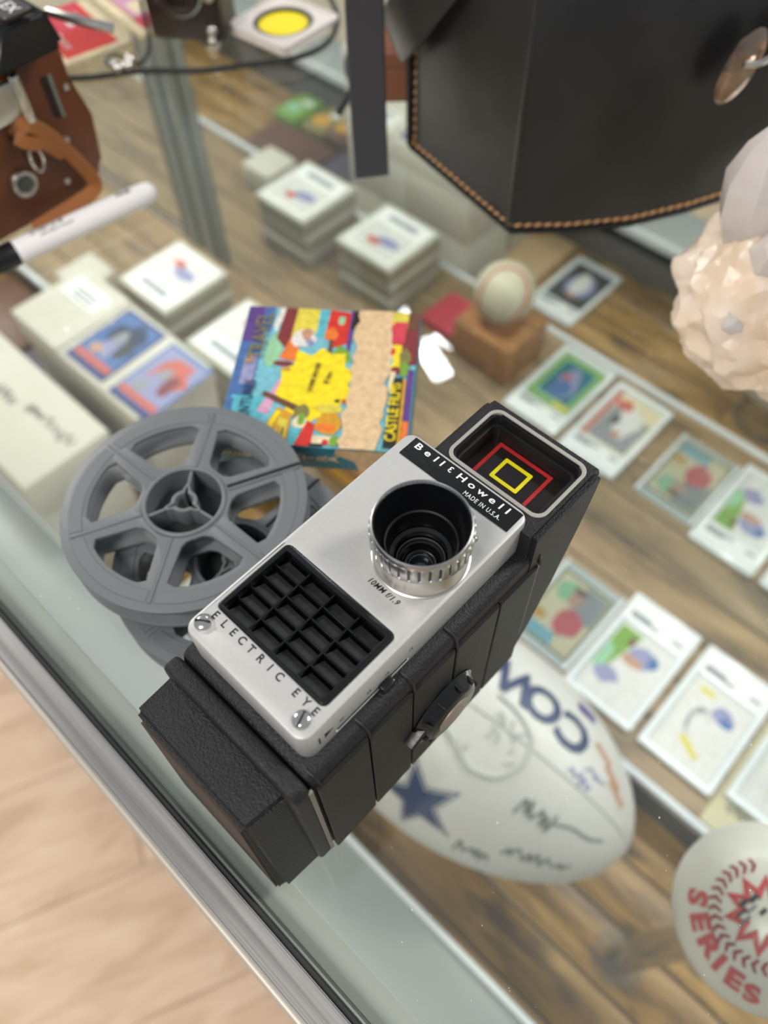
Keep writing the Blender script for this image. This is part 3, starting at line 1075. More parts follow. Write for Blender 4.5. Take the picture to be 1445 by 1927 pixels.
# ------------------------------------------------------------------ marker pen
PEN = thing('marker_pen', 'white marker pen with black cap beside the brown leather camera', 'marker pen', (-368, 143, 6.4), (0, 0, math.radians(90 - 8.0 + 0)))
mat('pen_white', (232, 229, 228), 0.4)
mat('pen_black', (20, 20, 22), 0.3)
pen_d = Matrix(((0, 0, 1, 0), (1, 0, 0, 0), (0, 1, 0, 0), (0, 0, 0, 1)))    # lathe z -> local x
mk('barrel', xf(lathe([(0, 46.5), (3.0, 46.0), (4.9, 44.2), (5.7, 41), (6.1, 34), (6.3, 0), (6.3, -36), (0, -36)], 40), pen_d), 'pen_white', PEN)
mk('cap', xf(lathe([(0, -95), (4.6, -95), (5.4, -94), (6.3, -48), (6.5, -36), (6.3, -35.6), (0, -35.6)], 40), pen_d), 'pen_black', PEN)


def on_pen(b_, r=6.35):
    bmesh.ops.triangulate(b_, faces=list(b_.faces))
    for v in b_.verts:
        a = v.co.y / r
        rr = r + v.co.z
        v.co = Vector((v.co.x, rr * math.sin(a), rr * math.cos(a)))
    return b_


mk('lettering', on_pen(xf(text('Sharpie', 6.4, shear=0.3, bold=0.05), T(-26, 0.8, 0.05))), 'c_dark', PEN, 0)
mk('lettering', on_pen(xf(text('PERMANENT MARKER', 1.9), T(-21, -3.4, 0.05))), 'c_dark', PEN, 0)
mk('lettering', on_pen(xf(text('FINE', 4.2, bold=0.05), T(24, -0.6, 0.05))), 'c_dark', PEN, 0)
PEN.rotation_euler = (0, 0, math.radians(82))

# ------------------------------------------------------------------ brown leather camera case with camera
mat('tan_leather', (112, 58, 22), 0.42, bump=(260, 0.35, 5), var=(((84, 42, 18)), 22, 0.28))
mat('strap_leather', (152, 94, 44), 0.5, bump=(300, 0.3, 4), var=(((140, 84, 40)), 30, 0.3))
mat('dark_hole', (34, 18, 12), 0.7)
LC = thing('leather_cased_camera', 'vintage camera with black name plate sitting in a brown leather half case', 'camera', (-470, 140, 0))
hc = bmesh.new()
poly = rrect(-68, 76, -52, 42, 12, 6)
bm_ = prism(poly, 0.3, 74, 4.5, 4)
for v in bm_.verts:
    k = v.co.z / 74
    if v.co.x > 0:
        v.co.x -= 6 * (1 - k) * 0.6
    if v.co.y > 30:
        v.co.y += 1.5 * math.sin(k * PI)
mk('half_case', bm_, 'tan_leather', LC)
mk('case_wing', xf(prism([(-34, 2), (28, 2), (40, 16), (43, 40), (38, 60), (36, 76), (24, 80), (14, 76), (2, 62), (-34, 58)], 0, 2.6, 0.8, 2), T(74.0, 0, 0) @ MS), 'tan_leather', LC)
mk('strap_slot', xf(prism(rrect(22.5, 25.5, 46, 67, 1.2, 3), 0, 0.3), T(76.6, 0, 0) @ MS), 'dark_hole', LC, 0)
mk('strap_slot_bar', box(76.5, 77.6, 26.2, 28.2, 45, 67, 0.4, 1), 'stile_grey', LC)
strap_pts = [(78.5, -2, 49), (81.5, 4, 53), (81, 12, 46), (80.5, 20, 32), (80.5, 27, 16), (81, 29, 8), (81.5, 25, 4.5), (82, 14, 3.4), (83, 0, 3.4), (84, -14, 3.4)]
mk('strap', tube(strap_pts, 3.8, 8, 5, flat=2.0, up=(0.8, -0.35, 0.45)), 'strap_leather', LC)
mk('strap_tail', tube([(78.5, 2, 44), (81, -2, 49), (83, 2, 45), (81, 10, 40), (80, 18, 30)], 3.4, 8, 5, flat=1.8, up=(0.8, -0.35, 0.45)), 'strap_leather', LC)
mk('lug_ring', tube([(79, 4 + 3.2 * math.cos(a * PI / 8), 34 + 7 * math.sin(a * PI / 8)) for a in range(16)], 0.9, 8, closed=True, up=(1, 0, 0)), 'chrome', LC)
st = mk('snap_stud', xf(lathe([(0, 0), (7.2, 0), (7.4, 1.0), (6.6, 3.0), (5.2, 3.4), (4.9, 2.4), (0, 2.2)], 36), T(77, -7, 25) @ RY(90)), 'satin_metal', LC)
mk('stud_face', xf(lathe([(4.9, 0), (4.2, 0.5), (0, 0.7)], 30), T(79.2, -7, 25) @ RY(90)), 'stile_dark', st)
for y, z in ((24, 34), (16, 14), (34, 58)):
    mk('rivet', xf(lathe([(1.9, 0), (1.7, 0.8), (0, 1.2)], 16), T(76.6, y, z) @ RY(90)), 'satin_metal', LC)
lt = mk('side_latch', box(75.5, 80, -30, 8, 55, 73, 1.5, 2), 'satin_metal', LC)
mk('latch_bar', box(79, 83, 6, 11, 52, 76, 1.6, 3), 'chrome', lt)
mk('latch_knob', xf(lathe([(0, 0), (7, 0), (7, 3), (5.5, 4.4), (0, 4.6)], 30), T(79.5, -16, 63) @ RY(90)), 'chrome', lt)
mk('camera_body', box(-62, 68, -32, 30, 72, 84, 4, 3), 'satin_metal', LC)
mk('camera_top_plate', box(-60, 60, -26, 26, 83, 92, 3, 3), 'gloss_black', LC)
pr = bmesh.new()
lo = [pr.verts.new(p) for p in ((10, -6, 82), (93, -6, 82), (93, 35, 82), (10, 35, 82))]
hi = [pr.verts.new(p) for p in ((22, 7, 101), (91, 7, 101), (91, 31, 101), (22, 31, 101))]
pr.faces.new(lo[::-1])
pr.faces.new(hi)
for i in range(4):
    pr.faces.new((lo[i], lo[(i + 1) % 4], hi[(i + 1) % 4], hi[i]))
bmesh.ops.recalc_face_normals(pr, faces=list(pr.faces))
bmesh.ops.bevel(pr, geom=list(pr.edges), offset=3, segments=3, affect='EDGES')
PZ = mk('prism_housing', pr, 'gloss_black', LC)
mat('plate_grey', (104, 100, 98), 0.3, 0.8)
np_ = mk('name_plate', xf(prism(rrect(-50, 23, -7, 8, 2.5), 0, 0.8, 0.3, 1, True), T(66, 18.5, 101.1)), 'plate_grey', PZ)
mk('lettering', xf(text('LEX', 8.5, bold=0.05, align='RIGHT'), T(87, 19, 102.1)), 'print_white', np_, 0)
mk('side_lens', xf(prism(rrect(-8, 8, -6, 6, 3), 0, 0.8, 0.3, 1, True), T(76, 0.2, 91.5) @ RX(56)), 'c_lilac', PZ)
mk('wind_lever', tube([(60, 46, 84), (74, 50, 84), (84, 56, 82), (90, 62, 80)], 2.4, 8, 4), 'satin_metal', LC)

# ------------------------------------------------------------------ red and pink printed boxes behind it
bk = thing('red_film_carton', 'flat red carton with cream border lying behind the leather camera', 'carton', (-545, 262, 0), (0, 0, math.radians(-10)))
mk('carton', box(-38, 36, -27, 24, 0.2, 4, 0.6, 2), 'c_cream', bk)
prints('carton_print', bk, [('c_red', rect(0.0, 0.93, 0.12, 0.86)), ('c_rose', rect(0.0, 0.5, 0.2, 0.8)), ('c_white', rect(0.30, 0.42, 0.50, 0.58)), ('c_white', rect(0.20, 0.40, 0.66, 0.72))], 74, 51, 4.05, (-38, -27))
mk('lettering', xf(text('Pictures', 7, shear=0.3, bold=0.05, align='CENTER'), T(8, -13, 4.3)), 'c_white', bk, 0)
pk = thing('pink_film_carton', 'flat pink and white carton lying next to the red carton', 'carton', (-548, 322, 0), (0, 0, math.radians(-8)))
mk('carton', box(-45, 45, -28, 30, 0.2, 3.6, 0.6, 2), 'c_cream', pk)
prints('carton_print', pk, [('c_flesh', rect(0.04, 0.96, 0.1, 0.96)), ('c_pink', rect(0.06, 0.94, 0.14, 0.92)), ('c_rose', blob(0.42, 0.75, 0.3, 0.12, 12, 0.15, rs)), ('c_cream', rect(0.5, 0.7, 0.2, 0.6)), ('c_rose', rect(0.75, 0.92, 0.1, 0.5))], 90, 58, 3.65, (-45, -28))
# ------------------------------------------------------------------ small dark camera at the back
mat('dark_leather', (46, 30, 24), 0.38, bump=(200, 0.4, 4), var=(((28, 20, 18)), 40, 0.3))
SC = thing('small_folding_camera', 'small dark brown camera with chrome ring standing behind the black cord', 'camera', (-488, 318, 0), (0, 0, math.radians(35)))
mk('body', box(-26, 26, -14, 20, 0.3, 52, 5, 3), 'dark_leather', SC)
mk('lens_ring', tube([(15 * math.cos(a * PI / 16), -15, 34 + 15 * math.sin(a * PI / 16)) for a in range(32)], 2.0, 8, closed=True, up=(0, 1, 0)), 'chrome', SC)
mk('lens_mount', xf(lathe([(0, 0), (16, 0), (15, 5), (9, 6), (8, 3), (0, 3)], 40), T(0, -13.5, 34) @ RX(90)), 'dark_leather', SC)
for p_, r_ in (((20, -15, 30), 3.2), ((18, -15, 10), 3.6), ((17, -16, 3.5), 3.0)):
    mk('stud', ball(p_, r_, 2), 'satin_metal', SC)
mk('foot', box(14, 22, -22, -12, 0.2, 4, 1, 2), 'satin_metal', SC)
mk('top_knob', xf(lathe([(0, 0), (7, 0), (7, 5), (6, 6), (0, 6)], 24), T(10, 2, 52)), 'satin_metal', SC)

# ------------------------------------------------------------------ yellow filter in its clear case
FT = thing('lens_filter', 'round yellow lens filter in a clear square plastic case', 'lens filter', (-446, 362, 0), (0, 0, math.radians(4)))
clear('clear_plastic', (250, 250, 249), 0.06, 0.05, 0.02, (235, 232, 228))
mat('milky_plastic', (222, 214, 208), 0.25, 0.0, coat=0.4)
mk('case_base', plate2d([rrect(-27, 27, -27, 27, 4), circle(0, 0, 20.5)], 0.2, 5.6, 0.5), 'milky_plastic', FT)
mk('case_rim', plate2d([rrect(-27.5, 27.5, -27.5, 27.5, 4), rrect(-25, 25, -25, 25, 3)], 4.8, 6.6, 0.4), 'milky_plastic', FT)
mk('filter_ring', lathe([(17.4, 0.6), (20, 0.6), (20, 4.6), (17.4, 4.6)], 60, 0, 0, True), 'stile_dark', FT)
mat('filter_yellow', (248, 226, 20), 0.15, coat=0.5)
mk('filter_glass', lathe([(17.6, 1.2), (17.6, 3.2), (0, 3.4)], 50), 'filter_yellow', FT)

# ------------------------------------------------------------------ cords
mat('cord_black', (34, 36, 36), 0.6, bump=(900, 0.4, 2))
cord = [(-515, 214, 1.9), (-492, 236, 1.9), (-474, 262, 1.9), (-445, 288, 1.9), (-428, 312, 1.9), (-410, 340, 1.9), (-408, 366, 1.9), (-424, 392, 1.9), (-450, 410, 1.9), (-482, 425, 1.9)]
tag(mkw('camera_cord', tube(cord, 1.9, 8, 6), 'cord_black'), 'long black cord curving across the glass below the yellow filter', 'cord')
loop = [(-497 + 8 * math.cos(a * PI / 8), 260 + 7 * math.sin(a * PI / 8), 1.3 + 3 * (1 - math.cos(a * PI / 8)) * 0) for a in range(16)]
LR = thing('wrist_loop', 'small black wire loop with chrome beads lying on the black cord', 'cord loop', (-497, 262, 0))
mkw('loop', tube(loop, 1.0, 8, closed=True), 'cord_black', LR)
mkw('loop_end', tube([(-489, 261, 1.2), (-482, 270, 2), (-488, 282, 8), (-500, 290, 18), (-503, 292, 26)], 1.3, 8, 5), 'cord_black', LR)
for p_ in ((-487, 264, 4), (-481, 258, 4.2), (-484, 252, 4.0)):
    mkw('bead', ball(p_, 3.8, 2), 'chrome', LR)
cord2 = [(-404, 392, 2), (-392, 380, 2), (-384, 362, 2), (-372, 350, 2), (-358, 340, 2), (-350, 326, 2), (-344, 314, 2)]
tag(mkw('neck_cord', tube(cord2, 2.1, 8, 6), 'cord_black'), 'thick black cord beside the hanging black leather strap', 'cord')

# ------------------------------------------------------------------ black leather case, strap, brown pouch
mat('black_leather', (15, 15, 17), 0.36, bump=(160, 0.22, 5), var=(((40, 39, 40)), 18, 0.2), spec=0.5)
mat('black_edge', (16, 16, 17), 0.55)
mat('strap_black', (62, 61, 66), 0.45, bump=(240, 0.2, 4))
mat('thread_tan', (204, 156, 106), 0.6)
mat('old_brass', (192, 172, 158), 0.22, 1.0, var=(((120, 92, 76)), 60, 0.3))
BC = thing('leather_case', 'large black leather camera case with tan stitching along its lower edge', 'leather case', (-190, 370, 0))
fp = [(-288, 318), (-198, 297), (-176, 318), (-155, 344), (-139, 374), (-126, 405), (-112, 445), (-150, 480), (-270, 470), (-300, 400)]
CB = mkw('case_body', prism(fp, 1.0, 121, 1.6, 2), 'black_leather', BC, 25)
mkw('case_welt', prism([(x * 1.0 + (-1.2 if x < -250 else 1.0), y - 1.2) for x, y in fp], 0.3, 3.2, 0.8, 2), 'black_edge', BC, 25)
mkw('left_welt', box(-290, -286.6, 315.4, 318.6, 3, 60, 0.7, 2), 'black_edge', BC)


def run(path, step):
    out = []
    carry = 0
    for a, b_ in zip(path, path[1:]):
        a, b_ = Vector(a), Vector(b_)
        L = (b_ - a).length
        d = (b_ - a) / L
        t = step - carry if carry else step * 0.5
        while t < L:
            out.append((a + d * t, d))
            t += step
        carry = L - (t - step)
    return out


edge = [Vector((x, y, 5.4)) for x, y in fp[:7]]
left_edge = [Vector((-284.6, 317.2, 7)), Vector((-284.6, 317.2, 58))]
st0 = None
for path, step in ((edge, 5.2), (left_edge, 5.2)):
    for p_, d in run(path, step):
        up = Vector((0, 0, 1)) if abs(d.z) < 0.5 else Vector((1, -0.23, 0)).normalized()
        n = d.cross(up).normalized()
        if st0 is None:
            st0 = mk('stitch', xf(ball((0, 0, 0), 1.0, 1), Matrix.Diagonal((2.5, 0.9, 0.8, 1))), 'thread_tan', CB)
            o = st0
        else:
            o = share(st0, 'stitch', CB)
        R_ = Matrix((d, up, n)).transposed().to_4x4() @ RZ(14)
        o.matrix_local = T(*((p_ + n * 0.25 - wloc(CB)) * S)) @ R_
# top flap on the left shoulder and clasp on the right
mkw('shoulder_flap', tube([(-296, 312, 62), (-284, 306, 74), (-264, 303, 98), (-252, 302, 112)], 13, 8, 4, flat=3.0, up=(0.25, -0.9, 0.3)), 'black_leather', BC)
mkw('crease_fold', tube([(-199.5, 297.2, 4), (-199.5, 297.2, 119)], 1.6, 8), 'black_leather', BC)
nrm = Vector((0.9, -0.436, 0))
tan_ = Vector((0.436, 0.9, 0))
MB_ = Matrix((tan_, Vector((0, 0, 1)), nrm)).transposed().to_4x4()
cl = mkw('clasp', xf(lathe([(0, 0), (1, 0), (1, 0.6), (0.86, 1.9), (0.3, 2.2), (0, 2.2)], 40), T(-133.2, 363, 84) @ MB_ @ RZ(-18) @ Matrix.Diagonal((9.5, 16.5, 1, 1))), 'old_brass', BC)
mkw('clasp_pin', tube([Vector((-133.2, 363, 86)) + nrm * 2, Vector((-133.2, 363, 86)) + nrm * 4 + tan_ * 6, Vector((-133, 363, 88)) + nrm * 4 + tan_ * 12], 1.5, 8, 4), 'satin_metal', cl)
mkw('clasp_tab', xf(prism(rrect(-6, 8, -15, 13, 4), 0, 2.2, 0.6, 2), T(-122, 386, 86) @ MB_), 'old_brass', BC)

tag(mkw('leather_strap', tube([(-285, 282, 1.9), (-287, 283.5, 14), (-291, 287, 40), (-294, 290, 80), (-297, 294, 130), (-299, 298, 175)], 9.6, 8, 5, flat=2.6, up=(0.78, -0.62, 0)), 'strap_black'),
    'black leather strap hanging straight down in front of the brown pouch', 'strap')
mat('pouch_brown', (134, 82, 54), 0.5, bump=(200, 0.4, 4), var=(((104, 58, 36)), 20, 0.3))
PO = thing('brown_pouch', 'small brown leather pouch between the hanging strap and the black case', 'pouch', (-334, 366, 0), (0, 0, math.radians(42)))
mk('pouch_body', box(-24, 24, -20, 20, 0.3, 22, 3, 3), 'pouch_brown', PO)
mk('pouch_lid', box(-25, 25, -21, 21, 20, 33, 4, 3), 'pouch_brown', PO)

# ------------------------------------------------------------------ quartz cluster
from mathutils import noise as mnoise
mat('quartz', (242, 228, 214), 0.3, 0.0, sss=0.3, trans=0.04, var=(((226, 198, 166)), 30, 0.25), bump=(160, 0.7, 6))
mat('quartz_point', (244, 236, 232), 0.14, 0.0, sss=0.3, trans=0.25, bump=(110, 0.5, 6), var=(((214, 204, 200)), 40, 0.3))
QZ = thing('quartz_cluster', 'pale pink quartz crystal cluster standing beside the black leather case', 'crystal', (-58, 306, 0))
rk = bmesh.new()
bmesh.ops.create_icosphere(rk, subdivisions=5, radius=1.0)
for v in rk.verts:
    d = v.co.normalized()
    f = 1 + 0.16 * mnoise.noise(d * 1.9 + Vector((3, 1, 7))) + 0.08 * mnoise.noise(d * 5.5) + 0.035 * mnoise.noise(d * 14)
    c3 = mnoise.voronoi(d * 3.2)
    f += 0.10 * (c3[0][0] - 0.4)
    r_ = 47 if d.z < 0.3 else 47 - 14 * (d.z - 0.3)
    z = 36 + d.z * 42 * f
    v.co = Vector((d.x * r_ * f, d.y * r_ * f, max(0.4, z)))
mk('rock_base', rk, 'quartz', QZ, 24)


def shard(p, d, prof, name='crystal_point', mt='quartz_point', tw=0.0, n=6, ang=8):
    bm = lathe(prof, n)
    for k, v in enumerate(bm.verts):
        j_ = prof[1][0] * 0.07
        v.co += Vector((random.uniform(-j_, j_), random.uniform(-j_, j_), 0))
    q = Vector((0, 0, 1)).rotation_difference(Vector(d).normalized()).to_matrix().to_4x4()
    return mk(name, xf(bm, T(*p) @ q @ RZ(tw)), mt, QZ, ang)


shard((-24, -10, 78), (-0.1, 0.05, 1), [(0, -34), (9, -24), (16, -6), (17, 8), (12, 20), (5, 28), (0, 30)], tw=12, n=8, ang=28)
shard((8, 10, 64), (0.7, 0.3, 0.8), [(0, -26), (11, -14), (14, 6), (7, 20), (0, 26)], tw=40, n=7, ang=24)
shard((-6, -22, 66), (0.1, -0.7, 0.8), [(0, -22), (9, -12), (11, 4), (5, 15), (0, 19)], tw=20, n=6, ang=24)
shard((-8, 14, 74), (-0.2, 0.6, 0.9), [(0, -22), (9, -12), (11, 6), (6, 17), (0, 21)], tw=5, n=7, ang=24)
for i in range(22):
    a = random.uniform(0, 2 * PI)
    e = random.uniform(0.2, 1.2)
    d = Vector((math.cos(a) * math.cos(e), math.sin(a) * math.cos(e), math.sin(e)))
    p = Vector((d.x * 37, d.y * 37, 36 + d.z * 31))
    r_, L_ = random.uniform(4, 8), random.uniform(9, 17)
    shard(p, d + Vector((random.uniform(-.4, .4), random.uniform(-.4, .4), random.uniform(-.2, .5))), [(r_ * .8, 0), (r_, L_ * .3), (r_ * .9, L_ * .65), (r_ * .3, L_ * .92), (0, L_)],
          'crystal_shard', 'quartz' if i % 3 else 'quartz_point', random.uniform(0, 60))

# ------------------------------------------------------------------ graded card slabs on the shelf inside
mat('slab_plastic', (226, 230, 230), 0.18, coat=0.6)
mat('slab_edge', (200, 206, 206), 0.2, coat=0.5)
rc = random.Random(11)


def card_art(kind):
    if kind == 'green':
        return [('c_green', rect(0, 1, 0, 1)), ('c_mint', rect(0.1, 0.9, 0.08, 0.9)), ('c_teal', rect(0.14, 0.86, 0.1, 0.84)), ('c_lilac', blob(0.5, 0.5, 0.26, 0.3, 11, 0.2, rc)),
                ('c_blue', blob(0.5, 0.62, 0.22, 0.16, 10, 0.2, rc)), ('c_coral', blob(0.42, 0.38, 0.08, 0.07, 8, 0.2, rc)), ('c_lemon', rect(0.6, 0.95, 0.86, 0.96))]
    if kind == 'white':
        return [('c_cream', rect(0, 1, 0, 1)), ('c_coral', rect(0, 0.1, 0, 1)), ('c_grey', rect(0.12, 0.96, 0.3, 0.95)), ('c_white', blob(0.55, 0.45, 0.25, 0.33, 12, 0.2, rc)),
                ('c_flesh', blob(0.55, 0.72, 0.1, 0.09, 8, 0.2, rc)), ('c_coral', blob(0.3, 0.2, 0.2, 0.1, 9, 0.2, rc)), ('c_dark', blob(0.35, 0.5, 0.08, 0.12, 8, 0.3, rc))]
    if kind == 'redshirt':
        return [('c_olive', rect(0, 1, 0, 1)), ('c_cream', rect(0.04, 0.96, 0.04, 0.96)), ('c_grey', rect(0.5, 0.94, 0.5, 0.94)), ('c_mint', blob(0.3, 0.75, 0.2, 0.16, 9, 0.2, rc)), ('c_sky', rect(0.04, 0.62, 0.04, 0.2)),
                ('c_flesh', blob(0.48, 0.72, 0.13, 0.12, 10, 0.15, rc)), ('c_rose', blob(0.62, 0.4, 0.24, 0.19, 11, 0.15, rc)), ('c_gold', blob(0.17, 0.3, 0.12, 0.08, 9, 0.2, rc)),
                ('c_brown', blob(0.47, 0.84, 0.12, 0.05, 8, 0.2, rc))]
    if kind == 'greenblue':
        return [('c_white', rect(0, 1, 0, 1)), ('c_green', [(0.02, 0.35), (0.04, 0.96), (0.42, 0.96), (0.25, 0.4)]), ('c_mint', [(0.02, 0.3), (0.04, 0.7), (0.2, 0.6), (0.2, 0.3)]), ('c_lilac', blob(0.62, 0.74, 0.26, 0.14, 11, 0.2, rc)),
                ('c_flesh', blob(0.5, 0.62, 0.22, 0.06, 9, 0.25, rc)), ('c_brown', blob(0.33, 0.82, 0.06, 0.06, 8, 0.2, rc)), ('c_lilac', blob(0.3, 0.3, 0.22, 0.1, 9, 0.25, rc)), ('c_blue', blob(0.78, 0.75, 0.09, 0.08, 8, 0.2, rc))]
    if kind == 'dark':
        return [('c_dark', rect(0, 1, 0, 1)), ('c_lilac', blob(0.5, 0.5, 0.32, 0.36, 12, 0.2, rc)), ('c_dark', rect(0.1, 0.9, 0.75, 0.95)), ('c_white', blob(0.48, 0.46, 0.2, 0.3, 12, 0.2, rc)), ('c_flesh', blob(0.5, 0.76, 0.1, 0.07, 8, 0.2, rc))]
    return [('c_white', rect(0, 1, 0, 1)), ('c_lilac', blob(0.66, 0.74, 0.2, 0.1, 9, 0.25, rc)), ('c_blue', blob(0.74, 0.7, 0.1, 0.07, 8, 0.25, rc)), ('c_lemon', rect(0.15, 0.4, 0.86, 0.93)),
            ('c_grey', blob(0.4, 0.5, 0.16, 0.2, 9, 0.2, rc)), ('c_white', blob(0.42, 0.5, 0.12, 0.16, 9, 0.2, rc)), ('c_lemon', [(0.3, 0.25), (0.36, 0.32), (0.72, 0.18), (0.66, 0.12)])]


def slab(cx, y0, label, kind, w=78, h=132, z=SHELF, bars=True, rot=0.0):
    o = thing('graded_card', label, 'trading card', (cx, y0 + h / 2, z), (0, 0, math.radians(rot)))
    mk('slab_shell', plate2d([rrect(-w / 2, w / 2, -h / 2, h / 2, 3), rrect(-33, 33, -h / 2 + 7, -h / 2 + 99, 1.5, 3)], 0.6, 7.2, 0.6), 'slab_plastic', o)
    mk('slab_back', box(-w / 2 + 1, w / 2 - 1, -h / 2 + 1, h / 2 - 1, 0.4, 3.4), 'slab_edge', o, 0)
    c = prints('card', o, card_art(kind), 63, 88, 3.5, (-31.5, -h / 2 + 9), step=0.02)
    if bars:
        lb = mk('grade_label', box(-34, 34, h / 2 - 30, h / 2 - 6, 7.0, 7.35), 'print_white', o, 0)
        for (a, b_, t0) in ((-30, -8, 22), (-30, 2, 18), (18, 30, 20)):
            mk('label_print', box(a, b_, h / 2 - 36 + t0 - 10, h / 2 - 36 + t0 - 6, 7.3, 7.42), 'c_grey', lb, 0)
    return o


slab(-310, 306, 'graded card in white slab with green border around a blue figure', 'green')
slab(-222, 312, 'graded card in white slab with a red-brown edge and pale player', 'white')
slab(-40, 318, 'graded card in white slab with green corner and blue player', 'greenblue')
slab(47, 318, 'graded card in white slab, mostly white with small blue figure', 'blank')
slab(134, 330, 'graded card in white slab lying on the cream note paper', 'blank', z=SHELF + 0.9)
TL = thing('card_holder', 'player card with red shirt in a clear holder without label', 'trading card', (-120, 381, SHELF))
mk('holder', box(-38, 38, -54, 54, 0.4, 3.0, 0.6, 1), 'slab_edge', TL)
prints('card', TL, card_art('redshirt'), 64, 90, 3.05, (-32, -46), step=0.02)
clear('sleeve', (246, 248, 248), 0.06, 0.03, 0.03)
mk('holder_cover', box(-37, 37, -53, 53, 3.8, 4.4, 0.2, 1), 'sleeve', TL, 0)
mk('holder_rail', box(34, 38, -54, 54, 0.6, 5.4, 0.8, 1), 'slab_plastic', TL)
mk('holder_rail', box(-38, -34, -54, 54, 0.6, 5.4, 0.8, 1), 'slab_plastic', TL)

NT = thing('note_paper', 'cream note paper with black handwriting on the shelf', 'paper', (168, 376, SHELF))
mat('paper_cream', (206, 196, 160), 0.7)
mk('sheet', box(-78, 80, -78, 72, 0.35, 0.8), 'paper_cream', NT, 0)


def scribble(name, parent, x, y, z, w, h, n, mt='c_dark', r=0.7, seed=1, M=None):
    q = random.Random(seed)
    pts = []
    for i in range(n + 1):
        pts.append((x + w * i / n + q.uniform(-0.3, 0.3) * w / n, y + (h * (0.5 if i % 2 else -0.5)) * q.uniform(0.35, 1.0), z))
    b_ = tube(pts, r, 6, 4, flat=0.15, up=(0, 0, 1))
    return mk(name, xf(b_, M) if M else b_, mt, parent)


scribble('handwriting', NT, -66, -52, 0.95, 22, 13, 8, seed=4)
scribble('handwriting', NT, -36, -60, 0.95, 26, 12, 9, seed=9)

# ------------------------------------------------------------------ white autographed football on a clear stand
mat('ball_white', (208, 204, 198), 0.42, bump=(500, 0.3, 3), var=(((196, 191, 184)), 14, 0.3))
mat('navy_print', (30, 48, 88), 0.5)
mat('silver_print', (150, 156, 164), 0.5)
mat('faint_print', (180, 182, 176), 0.5)
mat('pen_grey', (112, 114, 112), 0.6)
FBL = thing('football', 'white autographed football with navy star and COWBOYS lettering', 'football', (-106.2, 184.9, -393.4), (0, 0, 0.1225))
FA, FBR = 158.0, 92.0


def foot(s, ph, off=0.0):
    k = max(0.0, 1 - abs(s / FA) ** 2.0)
    r = FBR * k ** 0.56 + off
    return Vector((s, r * math.sin(ph), r * math.cos(ph)))


fb = bmesh.new()
NS, NP_ = 64, 72
rings = []
for i in range(NS + 1):
    s = -FA * math.cos(PI * i / NS)
    if i in (0, NS):
        rings.append([fb.verts.new((s, 0, 0))])
    else:
        rings.append([fb.verts.new(foot(s, 2 * PI * j / NP_)) for j in range(NP_)])
for a, b_ in zip(rings, rings[1:]):
    for j in range(NP_):
        k = (j + 1) % NP_
        if len(a) == 1:
            fb.faces.new((a[0], b_[j], b_[k]))
        elif len(b_) == 1:
            fb.faces.new((a[j], a[k], b_[0]))
        else:
            fb.faces.new((a[j], a[k], b_[k], b_[j]))
bmesh.ops.recalc_face_normals(fb, faces=list(fb.faces))
hide = mk('hide', fb, 'ball_white', FBL)


def wrap(bm, s0, ph0, rot, off=0.5, cuts=2):
    """wrap flat lettering on the ball, drawing x,y around point (s0, ph0 degrees)"""
    bmesh.ops.triangulate(bm, faces=list(bm.faces))
    for _ in range(cuts):
        bmesh.ops.subdivide_edges(bm, edges=[e for e in bm.edges if e.calc_length() > 5], cuts=1)
        bmesh.ops.triangulate(bm, faces=list(bm.faces))
    c, s_ = math.cos(math.radians(rot)), math.sin(math.radians(rot))
    for v in bm.verts:
        x, y = v.co.x * c - v.co.y * s_, v.co.x * s_ + v.co.y * c
        s = s0 + x
        k = max(0.05, 1 - abs(s / FA) ** 2.0)
        v.co = foot(s, math.radians(ph0) + y / (FBR * k ** 0.56), off)
    return bm


# seam lines and lettering, read from the far side of the counter (upside down from the front)
for ph in (-3, 87, 177, 267):
    mk('seam', tube([foot(s, math.radians(ph), 0.1) for s in [-150 + 300 * i / 40 for i in range(41)]], 0.9, 6), 'faint_print', FBL)
for k, ch_ in enumerate('COWBOYS'):
    mk('lettering', wrap(text(ch_, 40, bold=1.4, align='CENTER', xs=1.0, ext=0), 80 - 30 * k, 22, 180, 0.6), 'navy_print', FBL, 0)
star = lambda R: [((R if i % 2 == 0 else R * 0.42) * math.cos(math.radians(90 + 36 * i)), (R if i % 2 == 0 else R * 0.42) * math.sin(math.radians(90 + 36 * i))) for i in range(10)]
for R_, mt, off in ((37, 'navy_print', 0.4), (33, 'ball_white', 0.55), (30, 'navy_print', 0.7)):
    b_ = bmesh.new()
    f = b_.faces.new([b_.verts.new((x, y, 0)) for x, y in star(R_)])
    mk('star', wrap(b_, 10, -57, 172, off, 3), mt, FBL, 0)
curve = [(-10, -14), (4, -19), (15, -22), (30, -27), (44, -26), (52, -23), (60, -15), (61, -8), (58, 0), (48, 5), (34, 8), (20, 9)]
mk('helmet_outline', tube([foot(s, math.radians(p), 0.2) for s, p in curve], 2.0, 6, 4), 'faint_print', FBL)
q = random.Random(2)
for k in range(14):
    s, p = q.uniform(12, 52), q.uniform(-20, 2)
    mk('helmet_mark', tube([foot(s, math.radians(p), 0.2), foot(s + q.uniform(-9, 9), math.radians(p + q.uniform(-6, 6)), 0.2)], 1.4, 6), 'faint_print', FBL)


def sign(s0, p0, w, h, n, seed, tilt=0.0, r=1.25, mt='pen_grey'):
    q = random.Random(seed)
    pts = []
    for i in range(n + 1):
        t = i / n
        pts.append(foot(s0 + w * t + q.uniform(-2, 2), math.radians(p0 + tilt * t + h * (0.5 if i % 2 else -0.5) * q.uniform(0.3, 1)), 0.25))
    mk('signature', tube(pts, r, 6, 4), mt, FBL)


